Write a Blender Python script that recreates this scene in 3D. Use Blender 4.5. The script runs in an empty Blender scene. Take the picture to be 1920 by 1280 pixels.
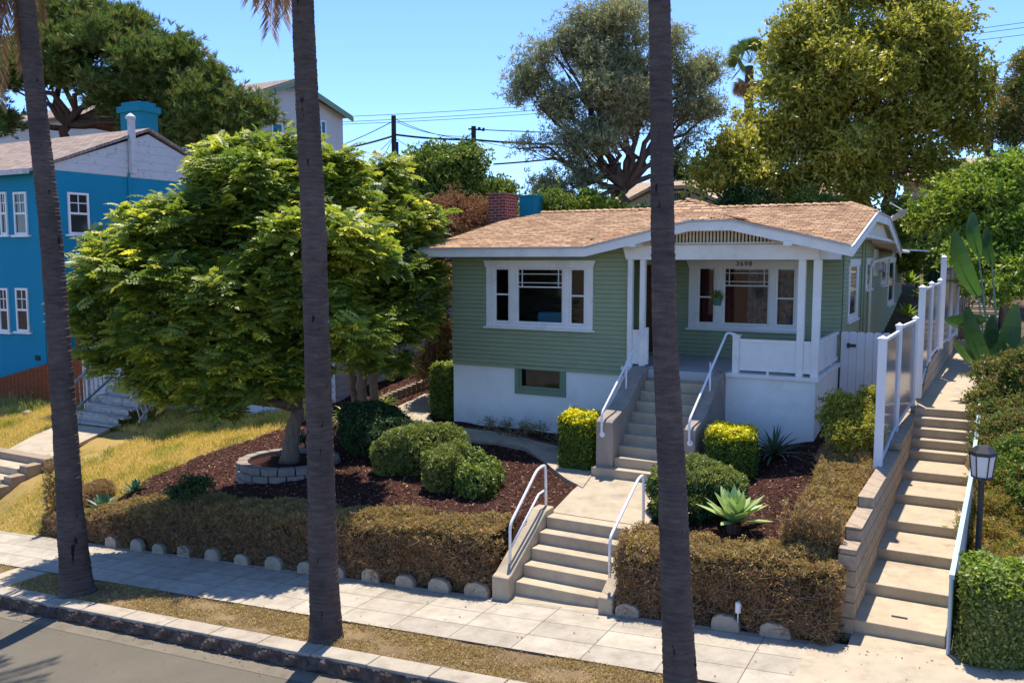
import bpy, math, random
import numpy as np
from mathutils import Vector
R_ = math.radians
rs = np.random.RandomState(7)
random.seed(7)
scene = bpy.context.scene
C = scene.collection

# ------------------------------------------------------------------ camera
CAMH = 2.15
PITCH, YAW, FPX = R_(5.379), R_(28.468), 1624.94
cam_d = bpy.data.cameras.new('camera')
cam = bpy.data.objects.new('camera', cam_d); C.objects.link(cam)
cam_d.sensor_width = 36.0; cam_d.lens = FPX/1920*36; cam_d.clip_end = 2000; cam_d.clip_start = .1
cam.location = (0, 0, CAMH); cam.rotation_euler = (R_(90)-PITCH, 0, YAW)
scene.camera = cam
# ------------------------------------------------------------------ light
SUNDIR = Vector((.115, -.315, -1.0)).normalized()      # the way light travels
EL = math.asin(-SUNDIR.z)
world = bpy.data.worlds.new('World'); scene.world = world; world.use_nodes = True
nt = world.node_tree; bg = nt.nodes['Background']
sky = nt.nodes.new('ShaderNodeTexSky'); sky.sky_type = 'NISHITA'; sky.sun_disc = False
sky.sun_elevation = EL; sky.sun_rotation = math.atan2(-SUNDIR.x, -SUNDIR.y)
sky.air_density = .75; sky.dust_density = 0.0; sky.ozone_density = 4.0; sky.altitude = 50
tint = nt.nodes.new('ShaderNodeMix'); tint.data_type = 'RGBA'; tint.blend_type = 'MULTIPLY'; tint.inputs[0].default_value = 1; tint.inputs[7].default_value = (.67, .775, .95, 1)
nt.links.new(sky.outputs[0], tint.inputs[6]); nt.links.new(tint.outputs[2], bg.inputs[0]); bg.inputs[1].default_value = .135
sl = bpy.data.lights.new('sun', 'SUN'); sl.energy = 3.25; sl.angle = R_(.53); sl.color = (1.0, .91, .78)
sun = bpy.data.objects.new('sun', sl); C.objects.link(sun)
sun.rotation_euler = SUNDIR.to_track_quat('-Z', 'Y').to_euler(); sun.location = (0, 0, 30)
vs = scene.view_settings; vs.view_transform = 'Standard'; vs.look = 'None'; vs.exposure = 1.22; vs.gamma = 1
scene.cycles.max_bounces = 8; scene.cycles.diffuse_bounces = 5; scene.cycles.transparent_max_bounces = 12
scene.cycles.sample_clamp_indirect = 6

def P(px, py, w):
    """world point seen at photo pixel px,py at view depth w metres (survey helper)"""
    f = Vector((-math.sin(YAW)*math.cos(PITCH), math.cos(YAW)*math.cos(PITCH), -math.sin(PITCH)))
    r = Vector((math.cos(YAW), math.sin(YAW), 0)); u = r.cross(f)
    return Vector((0, 0, CAMH)) + (f + r*((px-960)/FPX) - u*((py-640)/FPX))*w
def PZ(px, py, z):
    a = P(px, py, 1.0) - Vector((0, 0, CAMH)); return Vector((0, 0, CAMH)) + a*((z-CAMH)/a.z)
def PY(px, py, y):
    a = P(px, py, 1.0) - Vector((0, 0, CAMH)); return Vector((0, 0, CAMH)) + a*(y/a.y)
def PX(px, py, x):
    a = P(px, py, 1.0) - Vector((0, 0, CAMH)); return Vector((0, 0, CAMH)) + a*(x/a.x)

# ------------------------------------------------------------------ materials
class NT:
    def __init__(s, name):
        s.m = bpy.data.materials.new(name); s.m.use_nodes = True; s.t = s.m.node_tree
        s.p = s.t.nodes['Principled BSDF']; s.out = s.t.nodes['Material Output']
        s.tc = None
    def n(s, t, **k):
        nd = s.t.nodes.new(t)
        for a, b in k.items(): setattr(nd, a, b)
        return nd
    def l(s, a, b): s.t.links.new(a, b)
    def obj(s):
        if not s.tc: s.tc = s.n('ShaderNodeNewGeometry').outputs['Position']
        return s.tc
    def noise(s, scale, detail=4, rough=.6, vec=None, stretch=None):
        nd = s.n('ShaderNodeTexNoise'); nd.inputs['Scale'].default_value = scale
        nd.inputs['Detail'].default_value = detail; nd.inputs['Roughness'].default_value = rough
        v = vec or s.obj()
        if stretch:
            mp = s.n('ShaderNodeMapping'); mp.inputs['Scale'].default_value = stretch; s.l(v, mp.inputs[0]); v = mp.outputs[0]
        s.l(v, nd.inputs['Vector']); return nd.outputs['Fac']
    def ramp(s, fac, stops, interp='LINEAR'):
        r = s.n('ShaderNodeValToRGB'); cr = r.color_ramp; cr.interpolation = interp
        while len(cr.elements) < len(stops): cr.elements.new(.5)
        for e, (p, c) in zip(cr.elements, stops): e.position = p; e.color = (*c, 1) if len(c) == 3 else c
        s.l(fac, r.inputs[0]); return r.outputs[0]
    def mix(s, a, b, fac, mode='MIX'):
        m = s.n('ShaderNodeMix', data_type='RGBA', blend_type=mode)
        for v, i in ((a, 6), (b, 7)):
            if isinstance(v, tuple): m.inputs[i].default_value = (*v, 1)
            else: s.l(v, m.inputs[i])
        if isinstance(fac, (int, float)): m.inputs[0].default_value = fac
        else: s.l(fac, m.inputs[0])
        return m.outputs[2]
    def bump(s, h, strength=.3, dist=.01):
        b = s.n('ShaderNodeBump'); b.inputs['Strength'].default_value = strength; b.inputs['Distance'].default_value = dist
        s.l(h, b.inputs['Height']); s.l(b.outputs[0], s.p.inputs['Normal'])
    def col(s, c):
        if isinstance(c, tuple): s.p.inputs['Base Color'].default_value = (*c, 1)
        else: s.l(c, s.p.inputs['Base Color'])
    def rough(s, v, spec=.5):
        s.p.inputs['Roughness'].default_value = v; s.p.inputs['Specular IOR Level'].default_value = spec

def sc(c, k): return tuple(min(1, x*k) for x in c)
def mat_noise(name, c1, c2=None, scale=3, rough=.8, spec=.3, bump=.2, bscale=60, dist=.006, grime=None, detail=5, stretch=None):
    s = NT(name); c2 = c2 or sc(c1, .75)
    f = s.noise(scale, detail, .65, stretch=stretch)
    c = s.ramp(f, [(.3, c2), (.7, c1)])
    if grime:
        g = s.noise(grime[1], 5, .7); gm = s.ramp(g, [(.52, (0, 0, 0)), (.75, (1, 1, 1))])
        c = s.mix(c, grime[0], gm)
    s.col(c); s.rough(rough, spec)
    if bump: s.bump(s.noise(bscale, 3, .6, stretch=stretch), bump, dist)
    return s.m
def mat_leaf(name, stops, trans=.35, rough=.45, spec=.35):
    """leaf material: colour varies leaf by leaf through the mesh attribute rnd"""
    s = NT(name); a = s.n('ShaderNodeAttribute', attribute_name='rnd')
    k = len(stops); c = s.ramp(a.outputs['Fac'], [(i/(k-1), sc(q, 1.3)) for i, q in enumerate(stops)])
    s.col(c); s.rough(rough, spec)
    tr = s.n('ShaderNodeBsdfTranslucent'); c2 = s.mix(c, (1.0, 1.0, .25), .45, 'MULTIPLY'); 
    hs = s.n('ShaderNodeHueSaturation'); hs.inputs['Value'].default_value = 1.7; s.l(c2, hs.inputs['Color']); s.l(hs.outputs[0], tr.inputs[0])
    mx = s.n('ShaderNodeMixShader'); mx.inputs[0].default_value = trans
    s.l(s.p.outputs[0], mx.inputs[1]); s.l(tr.outputs[0], mx.inputs[2]); s.l(mx.outputs[0], s.out.inputs[0])
    return s.m
MT = {}
WHITE = (.84, .83, .80)
MT['trim'] = mat_noise('white_painted_wood', WHITE, (.74, .74, .71), 2, .5, .4, .05, 40, grime=((.62, .60, .55), 1.3))
MT['cream'] = mat_noise('cream_painted_wood', (.74, .66, .52), (.68, .60, .47), 2, .55, .4, .05)
MT['siding'] = mat_noise('sage_green_siding', (.32, .37, .22), (.285, .335, .20), 1.2, .6, .35, .12, 90, .003, grime=((.25, .30, .19), 2.2), stretch=(1, 1, 4))
MT['found'] = mat_noise('white_stucco', (.88, .87, .83), (.82, .82, .78), 1.5, .85, .2, .35, 45, .008, grime=((.72, .71, .66), 1.3))
MT['concrete'] = mat_noise('weathered_concrete', (.46, .39, .29), (.36, .30, .22), 2.5, .9, .2, .3, 120, .003, grime=((.27, .23, .175), 3.1))
MT['concrete2'] = mat_noise('stair_concrete', (.48, .40, .285), (.38, .31, .22), 3.5, .9, .2, .3, 90, .004, grime=((.29, .235, .17), 1.7))
MT['cheek'] = mat_noise('grimy_cheek_concrete', (.36, .31, .26), (.25, .215, .18), 2.2, .9, .2, .3, 90, .004, grime=((.17, .14, .12), 3.5), stretch=(1.6, 1.6, .5))
MT['porchfloor'] = mat_noise('painted_porch_floor', (.40, .43, .45), (.33, .36, .38), 2, .6, .4, .1)
MT['glass_dark'] = mat_noise('dark_window_glass', (.018, .02, .024), (.03, .034, .04), 1.5, .06, .6, 0)
MT['metalwhite'] = mat_noise('white_enamel_rail', (.82, .83, .85), (.76, .77, .79), 6, .35, .5, 0)
MT['black'] = mat_noise('black_metal', (.02, .02, .022), (.03, .03, .03), 6, .45, .5, 0)
MT['door'] = mat_noise('red_brown_wood', (.16, .06, .03), (.10, .035, .018), 3, .4, .5, .1, stretch=(8, 8, 1))
MT['shadegreen'] = mat_noise('green_window_frame', (.20, .28, .18), (.18, .25, .16), 3, .55)
MT['trunkgray'] = mat_noise('grey_tree_bark', (.27, .20, .15), (.13, .10, .08), 6, .95, .1, .8, 30, .02, stretch=(3, 3, .6))
MT['trunkbrown'] = mat_noise('brown_tree_bark', (.15, .10, .075), (.07, .05, .04), 6, .95, .1, .8, 30, .02, stretch=(3, 3, .6))
MT['trunkred'] = mat_noise('reddish_pine_bark', (.16, .085, .055), (.07, .045, .035), 4, .95, .1, .8, 25, .03, stretch=(3, 3, .6))
MT['twig'] = mat_noise('dry_twig', (.28, .185, .115), (.16, .10, .065), 12, .95, .1, 0)
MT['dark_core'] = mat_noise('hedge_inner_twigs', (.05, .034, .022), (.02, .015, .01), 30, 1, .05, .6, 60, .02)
MT['block'] = mat_noise('tan_split_face_block', (.36, .28, .20), (.27, .21, .155), 4, .95, .1, .7, 60, .012, grime=((.20, .16, .12), 2.5))
MT['block2'] = mat_noise('grey_planter_block', (.33, .28, .24), (.24, .20, .175), 4, .95, .1, .8, 50, .015)
MT['stone'] = mat_noise('rounded_concrete_stone', (.44, .37, .28), (.33, .27, .20), 7, .95, .1, .4, 80, .006, grime=((.30, .24, .17), 6))
MT['teal'] = mat_noise('turquoise_stucco', (.006, .235, .37), (.006, .21, .335), .8, .8, .25, .3, 40, .006)
MT['teal2'] = mat_noise('turquoise_chimney_stucco', (.01, .22, .31), (.01, .19, .27), .8, .8, .25, .2)
MT['stucco'] = mat_noise('pale_stucco', (.62, .58, .55), (.55, .51, .48), .7, .9, .2, .5, 12, .03)
MT['beige'] = mat_noise('beige_siding', (.47, .40, .28), (.42, .35, .24), 1, .8, .2, .1)
MT['brown_roof'] = None
MT['plaster_old'] = mat_noise('peeling_white_paint', (.62, .63, .63), (.50, .51, .52), 5, .8, .2, .3, 30, grime=((.22, .22, .22), 5))
MT['oldwood'] = mat_noise('peeling_white_stair_wood', (.50, .49, .45), (.26, .24, .21), 5, .85, .2, .4, 30, grime=((.12, .09, .07), 6), stretch=(1, 3, 3))
MT['rust'] = mat_noise('rust_red_fence_stain', (.27, .075, .025), (.19, .05, .018), 3, .85, .2, .2, stretch=(1, 1, 3))
MT['vent_dark'] = mat_noise('painted_vent_dark', (.03, .025, .025), (.02, .018, .018), 2, .9, .1, 0)
MT['roomwall'] = mat_noise('interior_wall_paint', (.16, .12, .11), (.12, .09, .085), 2, .9, .1, 0)
MT['blue_cloth'] = mat_noise('blue_upholstery', (.16, .42, .58), (.13, .36, .5), 5, .9, .1, 0)
MT['curtain_red'] = mat_noise('dark_red_curtain', (.20, .035, .03), (.10, .02, .02), 9, .9, .1, 0, stretch=(6, 6, .3))
MT['curtain_grey'] = mat_noise('grey_patterned_curtain', (.42, .38, .35), (.12, .10, .10), 11, .9, .1, 0)
MT['gravel'] = mat_noise('pale_gravel', (.38, .31, .25), (.22, .17, .13), 18, 1, .1, .8, 60, .02)
MT['lightblue'] = mat_noise('pale_blue_rail_paint', (.42, .56, .62), (.36, .49, .55), 5, .45, .5, .1)
MT['lampglass'] = mat_noise('milky_lamp_glass', (.72, .72, .74), (.66, .66, .68), 3, .35, .5, 0)
MT['pvc'] = mat_noise('white_vinyl', (.80, .80, .82), (.76, .76, .78), 2, .4, .4, 0)
MT['pole'] = mat_noise('creosote_pole', (.055, .05, .055), (.035, .032, .035), 3, .9, .1, .3)
MT['wire'] = mat_noise('black_cable', (.03, .035, .04), (.04, .045, .05), 3, .7, .2, 0)
MT['rock'] = mat_noise('field_rock', (.42, .33, .25), (.28, .21, .16), 6, .95, .1, .5, 30, .02)
MT['alum'] = mat_noise('grey_metal', (.45, .47, .5), (.38, .4, .42), 3, .4, .5, 0)
MT['terracotta'] = mat_noise('green_pot_glaze', (.05, .13, .09), (.04, .10, .07), 3, .5, .4, 0)

def mat_glass():
    s = NT('clear_window_glass'); t = s.t
    fr = s.n('ShaderNodeFresnel'); fr.inputs[0].default_value = 1.5
    tr = s.n('ShaderNodeBsdfTransparent'); tr.inputs[0].default_value = (.86, .87, .88, 1)
    gl = s.n('ShaderNodeBsdfGlossy'); gl.inputs['Roughness'].default_value = .02
    mx = s.n('ShaderNodeMixShader'); s.l(fr.outputs[0], mx.inputs[0]); s.l(tr.outputs[0], mx.inputs[1]); s.l(gl.outputs[0], mx.inputs[2])
    s.l(mx.outputs[0], s.out.inputs[0]); return s.m
MT['glass'] = mat_glass()
def mat_panel():
    s = NT('smoky_clear_fence_panel')
    d = s.n('ShaderNodeBsdfDiffuse'); d.inputs[0].default_value = (.75, .73, .72, 1)
    tr = s.n('ShaderNodeBsdfTransparent'); tr.inputs[0].default_value = (.92, .92, .92, 1)
    gl = s.n('ShaderNodeBsdfGlossy'); gl.inputs['Roughness'].default_value = .12
    fr = s.n('ShaderNodeFresnel'); fr.inputs[0].default_value = 1.35
    m1 = s.n('ShaderNodeMixShader'); m1.inputs[0].default_value = .34; s.l(tr.outputs[0], m1.inputs[1]); s.l(d.outputs[0], m1.inputs[2])
    m2 = s.n('ShaderNodeMixShader'); s.l(fr.outputs[0], m2.inputs[0]); s.l(m1.outputs[0], m2.inputs[1]); s.l(gl.outputs[0], m2.inputs[2])
    s.l(m2.outputs[0], s.out.inputs[0]); return s.m
MT['panel'] = mat_panel()
def mat_shingle(name, ca, cb, cc, row=.14, w=.23, axis='xy'):
    s = NT(name)
    sp = s.n('ShaderNodeSeparateXYZ'); s.l(s.obj(), sp.inputs[0]); cb_ = s.n('ShaderNodeCombineXYZ')
    s.l(sp.outputs[0 if axis[0] == 'x' else 1], cb_.inputs[0]); s.l(sp.outputs[1 if axis[1] == 'y' else 0], cb_.inputs[1])
    b = s.n('ShaderNodeTexBrick'); b.offset = .37; b.squash = 1
    s.l(cb_.outputs[0], b.inputs['Vector']); b.inputs['Scale'].default_value = 1
    b.inputs['Brick Width'].default_value = w; b.inputs['Row Height'].default_value = row
    b.inputs['Mortar Size'].default_value = .010; b.inputs['Mortar Smooth'].default_value = .1; b.inputs['Bias'].default_value = 0
    b.inputs['Color1'].default_value = (0, 0, 0, 1); b.inputs['Color2'].default_value = (1, 1, 1, 1); b.inputs['Mortar'].default_value = (.1, .1, .1, 1)
    c = s.ramp(b.outputs['Color'], [(0, ca), (.5, cb), (1, cc)])
    c = s.mix(c, sc(ca, .45), b.outputs['Fac'])  # dark joints; their course lines also carry painted shading under the shingle butts
    n = s.noise(1.1, 4, .6); nm = s.ramp(n, [(.35, (.93, .92, .92)), (.65, (1.05, 1.03, 1.02))]); c = s.mix(c, nm, 1.0, 'MULTIPLY')
    g = s.noise(180, 2, .7); gm = s.ramp(g, [(.3, (.7, .7, .7)), (.7, (1.25, 1.25, 1.25))]); c = s.mix(c, gm, .8, 'MULTIPLY')
    s.col(c); s.rough(.95, .1); s.bump(g, .4, .006); return s.m
MT['shingle'] = mat_shingle('tan_asphalt_shingle', (.31, .185, .11), (.46, .295, .175), (.58, .39, .245))
MT['shingle2'] = mat_shingle('grey_brown_shingle', (.24, .19, .16), (.31, .25, .21), (.37, .30, .26), .16, .33)
MT['shingle3'] = mat_shingle('beige_shingle', (.38, .28, .19), (.43, .33, .23), (.48, .37, .27), .16, .33)
def mat_brick(name, c1, c2, mort, bw, rh, ms, axes=(0, 2), bump=.6, extra=0):
    """brick courses on upright faces; both x and y run into the horizontal coordinate"""
    s = NT(name); sp = s.n('ShaderNodeSeparateXYZ'); s.l(s.obj(), sp.inputs[0])
    ad = s.n('ShaderNodeMath', operation='ADD'); s.l(sp.outputs[0], ad.inputs[0]); s.l(sp.outputs[1], ad.inputs[1])
    cb_ = s.n('ShaderNodeCombineXYZ'); s.l(ad.outputs[0], cb_.inputs[0]); s.l(sp.outputs[2], cb_.inputs[1])
    b = s.n('ShaderNodeTexBrick'); s.l(cb_.outputs[0], b.inputs['Vector']); b.inputs['Scale'].default_value = 1
    b.inputs['Brick Width'].default_value = bw; b.inputs['Row Height'].default_value = rh
    b.inputs['Mortar Size'].default_value = ms; b.inputs['Mortar Smooth'].default_value = .15
    b.inputs['Color1'].default_value = (*c1, 1); b.inputs['Color2'].default_value = (*c2, 1); b.inputs['Mortar'].default_value = (*mort, 1)
    n = s.noise(14, 4, .7); nm = s.ramp(n, [(.3, (.75, .75, .75)), (.7, (1.15, 1.15, 1.15))])
    s.col(s.mix(b.outputs['Color'], nm, 1, 'MULTIPLY')); s.rough(.95, .1)
    iv = s.n('ShaderNodeMath', operation='SUBTRACT'); iv.inputs[0].default_value = 1; s.l(b.outputs['Fac'], iv.inputs[1])
    s.bump(iv.outputs[0], bump, .012); return s.m
MT['brick'] = mat_brick('red_chimney_brick', (.21, .05, .04), (.14, .035, .03), (.34, .25, .23), .21, .075, .009)
MT['cmu'] = mat_brick('tan_concrete_block_wall', (.40, .315, .225), (.36, .28, .20), (.13, .10, .075), .41, .195, .008)
def mat_sidewalk():
    s = NT('scored_concrete_sidewalk')
    b = s.n('ShaderNodeTexBrick'); s.l(s.obj(), b.inputs['Vector']); b.offset = 0; b.inputs['Scale'].default_value = 1
    mp = s.n('ShaderNodeMapping'); s.l(s.obj(), mp.inputs[0]); mp.inputs['Location'].default_value = (.3, -10.36+9*.455*2, 0); s.l(mp.outputs[0], b.inputs['Vector'])
    b.inputs['Brick Width'].default_value = .92; b.inputs['Row Height'].default_value = .455
    b.inputs['Mortar Size'].default_value = .007; b.inputs['Mortar Smooth'].default_value = .3
    b.inputs['Color1'].default_value = (.46, .415, .34, 1); b.inputs['Color2'].default_value = (.36, .325, .27, 1); b.inputs['Mortar'].default_value = (.15, .125, .10, 1)
    n = s.noise(3, 6, .7); nm = s.ramp(n, [(.25, (.68, .66, .63)), (.6, (1.05, 1.04, 1.03))]); c = s.mix(b.outputs['Color'], nm, 1, 'MULTIPLY')
    n2 = s.noise(90, 3, .7); nm2 = s.ramp(n2, [(.3, (.85, .85, .85)), (.7, (1.1, 1.1, 1.1))]); c = s.mix(c, nm2, 1, 'MULTIPLY')
    s.col(c); s.rough(.92, .15); s.bump(n2, .25, .004); return s.m
MT['sidewalk'] = mat_sidewalk()
def mat_asphalt():
    s = NT('worn_asphalt'); n = s.noise(1.0, 6, .65); c = s.ramp(n, [(.25, (.125, .110, .086)), (.75, (.155, .138, .108))])
    g = s.noise(260, 2, .8); gm = s.ramp(g, [(.3, (.62, .62, .62)), (.72, (1.35, 1.35, 1.35))]); c = s.mix(c, gm, .9, 'MULTIPLY')
    v = s.n('ShaderNodeTexVoronoi', feature='DISTANCE_TO_EDGE'); v.inputs['Scale'].default_value = .55
    wn = s.n('ShaderNodeVectorMath', operation='ADD'); nz = s.n('ShaderNodeTexNoise'); nz.inputs['Scale'].default_value = 2.5; s.l(s.obj(), nz.inputs['Vector']); s.l(s.obj(), wn.inputs[0]); s.l(nz.outputs['Color'], wn.inputs[1]); s.l(wn.outputs[0], v.inputs['Vector'])
    cm = s.ramp(v.outputs['Distance'], [(0, (.35, .35, .35)), (.004, (0, 0, 0))]); c = s.mix(c, (.10, .09, .08), cm)
    s.col(c); s.rough(.95, .15); s.bump(g, .5, .006); return s.m
MT['asphalt'] = mat_asphalt()
MT['gutter'] = mat_noise('gutter_concrete', (.20, .175, .135), (.155, .135, .105), 3, .95, .1, .3, 120, .003, grime=((.12, .105, .085), 2.2))
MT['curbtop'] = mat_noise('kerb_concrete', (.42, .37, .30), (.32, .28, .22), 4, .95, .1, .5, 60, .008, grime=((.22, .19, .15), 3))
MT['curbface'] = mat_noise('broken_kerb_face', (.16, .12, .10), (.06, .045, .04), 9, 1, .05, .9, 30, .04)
def mat_ground(name, stops, scale, fine=60):
    s = NT(name); n = s.noise(scale, 6, .7); c = s.ramp(n, stops); g = s.noise(fine, 4, .8)
    gm = s.ramp(g, [(.3, (.6, .6, .6)), (.72, (1.3, 1.3, 1.3))]); c = s.mix(c, gm, .9, 'MULTIPLY'); s.col(c); s.rough(1, .05); s.bump(g, .9, .03); return s.m
MT['mulch'] = mat_ground('red_bark_mulch_bed', [(.3, (.038, .019, .015)), (.7, (.080, .040, .030))], 7, 45)
MT['drylawn'] = mat_ground('dry_lawn_soil', [(.3, (.22, .19, .05)), (.45, (.40, .28, .09)), (.7, (.45, .32, .13))], 1.6, 50)
MT['parkway'] = mat_ground('parkway_dirt', [(.3, (.17, .12, .065)), (.6, (.30, .215, .12)), (.8, (.36, .27, .16))], 2.2, 40)
MT['soil'] = mat_ground('ground_soil', [(.3, (.10, .075, .045)), (.7, (.17, .13, .08))], 1.5, 30)
MT['chip'] = mat_leaf('bark_chip', [(.035, .014, .012), (.09, .035, .028), (.15, .065, .05), (.24, .14, .11)], .0, .9, .1)
MT['leaf_tree'] = mat_leaf('pinnate_leaf', [(.05, .09, .018), (.09, .14, .024), (.22, .26, .035), (.56, .52, .07)], .36, .5, .4)
MT['leaf_pine'] = mat_leaf('pine_needle', [(.05, .085, .02), (.085, .13, .03), (.12, .16, .035), (.20, .15, .06)], .22, .55, .25)
MT['leaf_olive'] = mat_leaf('olive_leaf', [(.10, .11, .06), (.15, .165, .085), (.21, .23, .12), (.31, .25, .17)], .28, .5, .4)
MT['leaf_yellow'] = mat_leaf('yellow_green_leaf', [(.10, .115, .016), (.18, .185, .025), (.29, .28, .045), (.42, .38, .11)], .35, .45, .4)
MT['leaf_bright'] = mat_leaf('bright_green_leaf', [(.06, .10, .015), (.11, .17, .02), (.18, .25, .03), (.30, .32, .05)], .35, .45, .4)
MT['leaf_mid'] = mat_leaf('mid_green_leaf', [(.04, .075, .014), (.08, .125, .02), (.13, .18, .03), (.22, .24, .05)], .3, .45, .35)
MT['leaf_box'] = mat_leaf('clipped_shrub_leaf', [(.06, .085, .02), (.11, .145, .03), (.17, .20, .045), (.24, .25, .08)], .3, .5, .35)
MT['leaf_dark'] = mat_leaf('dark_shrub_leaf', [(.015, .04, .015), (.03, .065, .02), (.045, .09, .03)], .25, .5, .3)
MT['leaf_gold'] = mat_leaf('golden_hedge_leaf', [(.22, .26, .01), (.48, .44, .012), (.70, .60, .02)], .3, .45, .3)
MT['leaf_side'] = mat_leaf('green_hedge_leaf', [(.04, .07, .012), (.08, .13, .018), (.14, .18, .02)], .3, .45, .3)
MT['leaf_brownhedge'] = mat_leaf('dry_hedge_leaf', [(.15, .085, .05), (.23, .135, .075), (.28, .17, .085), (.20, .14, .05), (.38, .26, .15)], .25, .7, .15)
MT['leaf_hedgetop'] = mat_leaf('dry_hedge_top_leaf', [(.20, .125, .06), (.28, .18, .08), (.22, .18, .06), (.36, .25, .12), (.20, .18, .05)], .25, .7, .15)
MT['leaf_brown'] = mat_leaf('dead_brown_leaf', [(.12, .055, .03), (.20, .095, .05), (.26, .14, .07)], .2, .7, .15)
MT['leaf_red'] = mat_leaf('nandina_leaf', [(.10, .13, .02), (.18, .19, .03), (.28, .16, .05), (.34, .27, .08)], .3, .5, .3)
MT['leaf_redgreen'] = mat_leaf('red_tinged_shrub_leaf', [(.05, .09, .02), (.09, .15, .03), (.20, .12, .04), (.11, .18, .04)], .3, .5, .3)
MT['grass'] = mat_leaf('dry_grass_blade', [(.16, .20, .03), (.38, .31, .08), (.52, .40, .15), (.42, .34, .09), (.20, .24, .04)], .3, .8, .1)
MT['grassbrown'] = mat_leaf('brown_grass_blade', [(.19, .13, .06), (.34, .24, .13), (.24, .20, .08), (.46, .35, .21)], .3, .8, .1)
MT['weed'] = mat_leaf('weed_blade', [(.08, .13, .02), (.16, .20, .04), (.34, .30, .12)], .3, .7, .2)
MT['agave'] = mat_leaf('agave_leaf', [(.16, .26, .08), (.24, .34, .12), (.34, .40, .17)], .12, .45, .35)
MT['agave_dark'] = mat_leaf('dark_agave_leaf', [(.02, .07, .04), (.04, .10, .06), (.06, .12, .07)], .12, .45, .35)
MT['strap'] = mat_leaf('strap_leaf', [(.07, .12, .02), (.16, .22, .035), (.28, .32, .07)], .25, .4, .45)
MT['strap_dark'] = mat_leaf('dark_strap_leaf', [(.025, .055, .03), (.05, .09, .045), (.09, .14, .07)], .2, .4, .45)
MT['bigleaf'] = mat_leaf('large_paddle_leaf', [(.012, .036, .012), (.024, .06, .016), (.04, .09, .02)], .35, .4, .45)
MT['frond_dead'] = mat_leaf('dead_palm_frond', [(.16, .09, .05), (.26, .15, .08), (.36, .24, .14)], .3, .8, .1)
MT['frond'] = mat_leaf('palm_frond', [(.05, .09, .02), (.10, .14, .03), (.15, .17, .04)], .25, .5, .3)
MT['cactus'] = mat_noise('dark_cactus_skin', (.025, .06, .03), (.015, .035, .02), 12, .7, .2, .3)
MT['flower'] = mat_leaf('small_flower', [(.5, .05, .05), (.05, .12, .02), (.08, .18, .03)], .2, .6, .2)
def mat_palm():
    s = NT('ringed_palm_bark')
    n = s.noise(3.0, 5, .7, stretch=(1.5, 1.5, 9)); c = s.ramp(n, [(.3, (.070, .056, .052)), (.7, (.150, .122, .112))])
    f = s.noise(30, 4, .7, stretch=(4, 4, 1)); fm = s.ramp(f, [(.3, (.72, .72, .72)), (.7, (1.2, 1.18, 1.15))]); c = s.mix(c, fm, 1, 'MULTIPLY')
    k = s.noise(9, 3, .5, stretch=(1, 1, .30)); km = s.ramp(k, [(.67, (0, 0, 0)), (.72, (1, 1, 1))]); c = s.mix(c, (.02, .015, .015), km)
    b = s.noise(1.1, 4, .7); bm = s.ramp(b, [(.35, (.75, .72, .72)), (.65, (1.25, 1.16, 1.08))]); c = s.mix(c, bm, 1, 'MULTIPLY')
    s.col(c); s.rough(.95, .1); s.bump(n, .6, .02); return s.m
MT['palmbark'] = mat_palm()

# ------------------------------------------------------------------ mesh helpers
class MB:
    def __init__(s): s.V = []; s.F = []
    def add(s, vs, fs):
        o = len(s.V); s.V += [tuple(v) for v in vs]; s.F += [tuple(i+o for i in f) for f in fs]; return s
    def box(s, x0, x1, y0, y1, z0, z1):
        if x0 > x1: x0, x1 = x1, x0
        if y0 > y1: y0, y1 = y1, y0
        return s.add([(x0,y0,z0),(x1,y0,z0),(x1,y1,z0),(x0,y1,z0),(x0,y0,z1),(x1,y0,z1),(x1,y1,z1),(x0,y1,z1)],
                     [(0,3,2,1),(4,5,6,7),(0,1,5,4),(1,2,6,5),(2,3,7,6),(3,0,4,7)])
    def prism(s, poly, vec):
        """poly: planar 3D loop, extruded along vec"""
        n = len(poly); v = [tuple(p) for p in poly] + [tuple(Vector(p)+Vector(vec)) for p in poly]
        return s.add(v, [tuple(range(n))[::-1], tuple(range(n, 2*n))] + [(i, (i+1) % n, (i+1) % n+n, i+n) for i in range(n)])
    def quad(s, *p): return s.add(p, [tuple(range(len(p)))])
    def tube(s, pts, rad, seg=8, cap=True):
        pts = [Vector(p) for p in pts]; n = len(pts)
        rad = [rad]*n if isinstance(rad, (int, float)) else rad
        o = len(s.V); up = Vector((0, 0, 1)); prev = None
        for i, p in enumerate(pts):
            t = (pts[min(i+1, n-1)]-pts[max(i-1, 0)]).normalized()
            if prev is None:
                a = up if abs(t.z) < .95 else Vector((1, 0, 0)); x = a.cross(t).normalized()
            else: x = (prev - t*prev.dot(t)).normalized()
            prev = x; y = t.cross(x)
            for k in range(seg):
                an = 2*math.pi*k/seg; s.V.append(tuple(p + (x*math.cos(an)+y*math.sin(an))*rad[i]))
        for i in range(n-1):
            for k in range(seg):
                a = o+i*seg+k; b = o+i*seg+(k+1) % seg; s.F.append((a, b, b+seg, a+seg))
        if cap: s.F.append(tuple(o+k for k in range(seg))[::-1]); s.F.append(tuple(o+(n-1)*seg+k for k in range(seg)))
        return s
    def cyl(s, x, y, z0, z1, r, seg=16, r1=None): return s.tube([(x, y, z0), (x, y, z1)], [r, r if r1 is None else r1], seg)
    def grid(s, rows):
        """rows: list of equal-length point lists"""
        o = len(s.V); m = len(rows[0])
        for r in rows: s.V += [tuple(p) for p in r]
        for i in range(len(rows)-1):
            for j in range(m-1): a = o+i*m+j; s.F.append((a, a+1, a+m+1, a+m))
        return s
def wloc(o):
    v = Vector((0, 0, 0))
    while o is not None: v += Vector(o.location); o = o.parent
    return v
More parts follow.
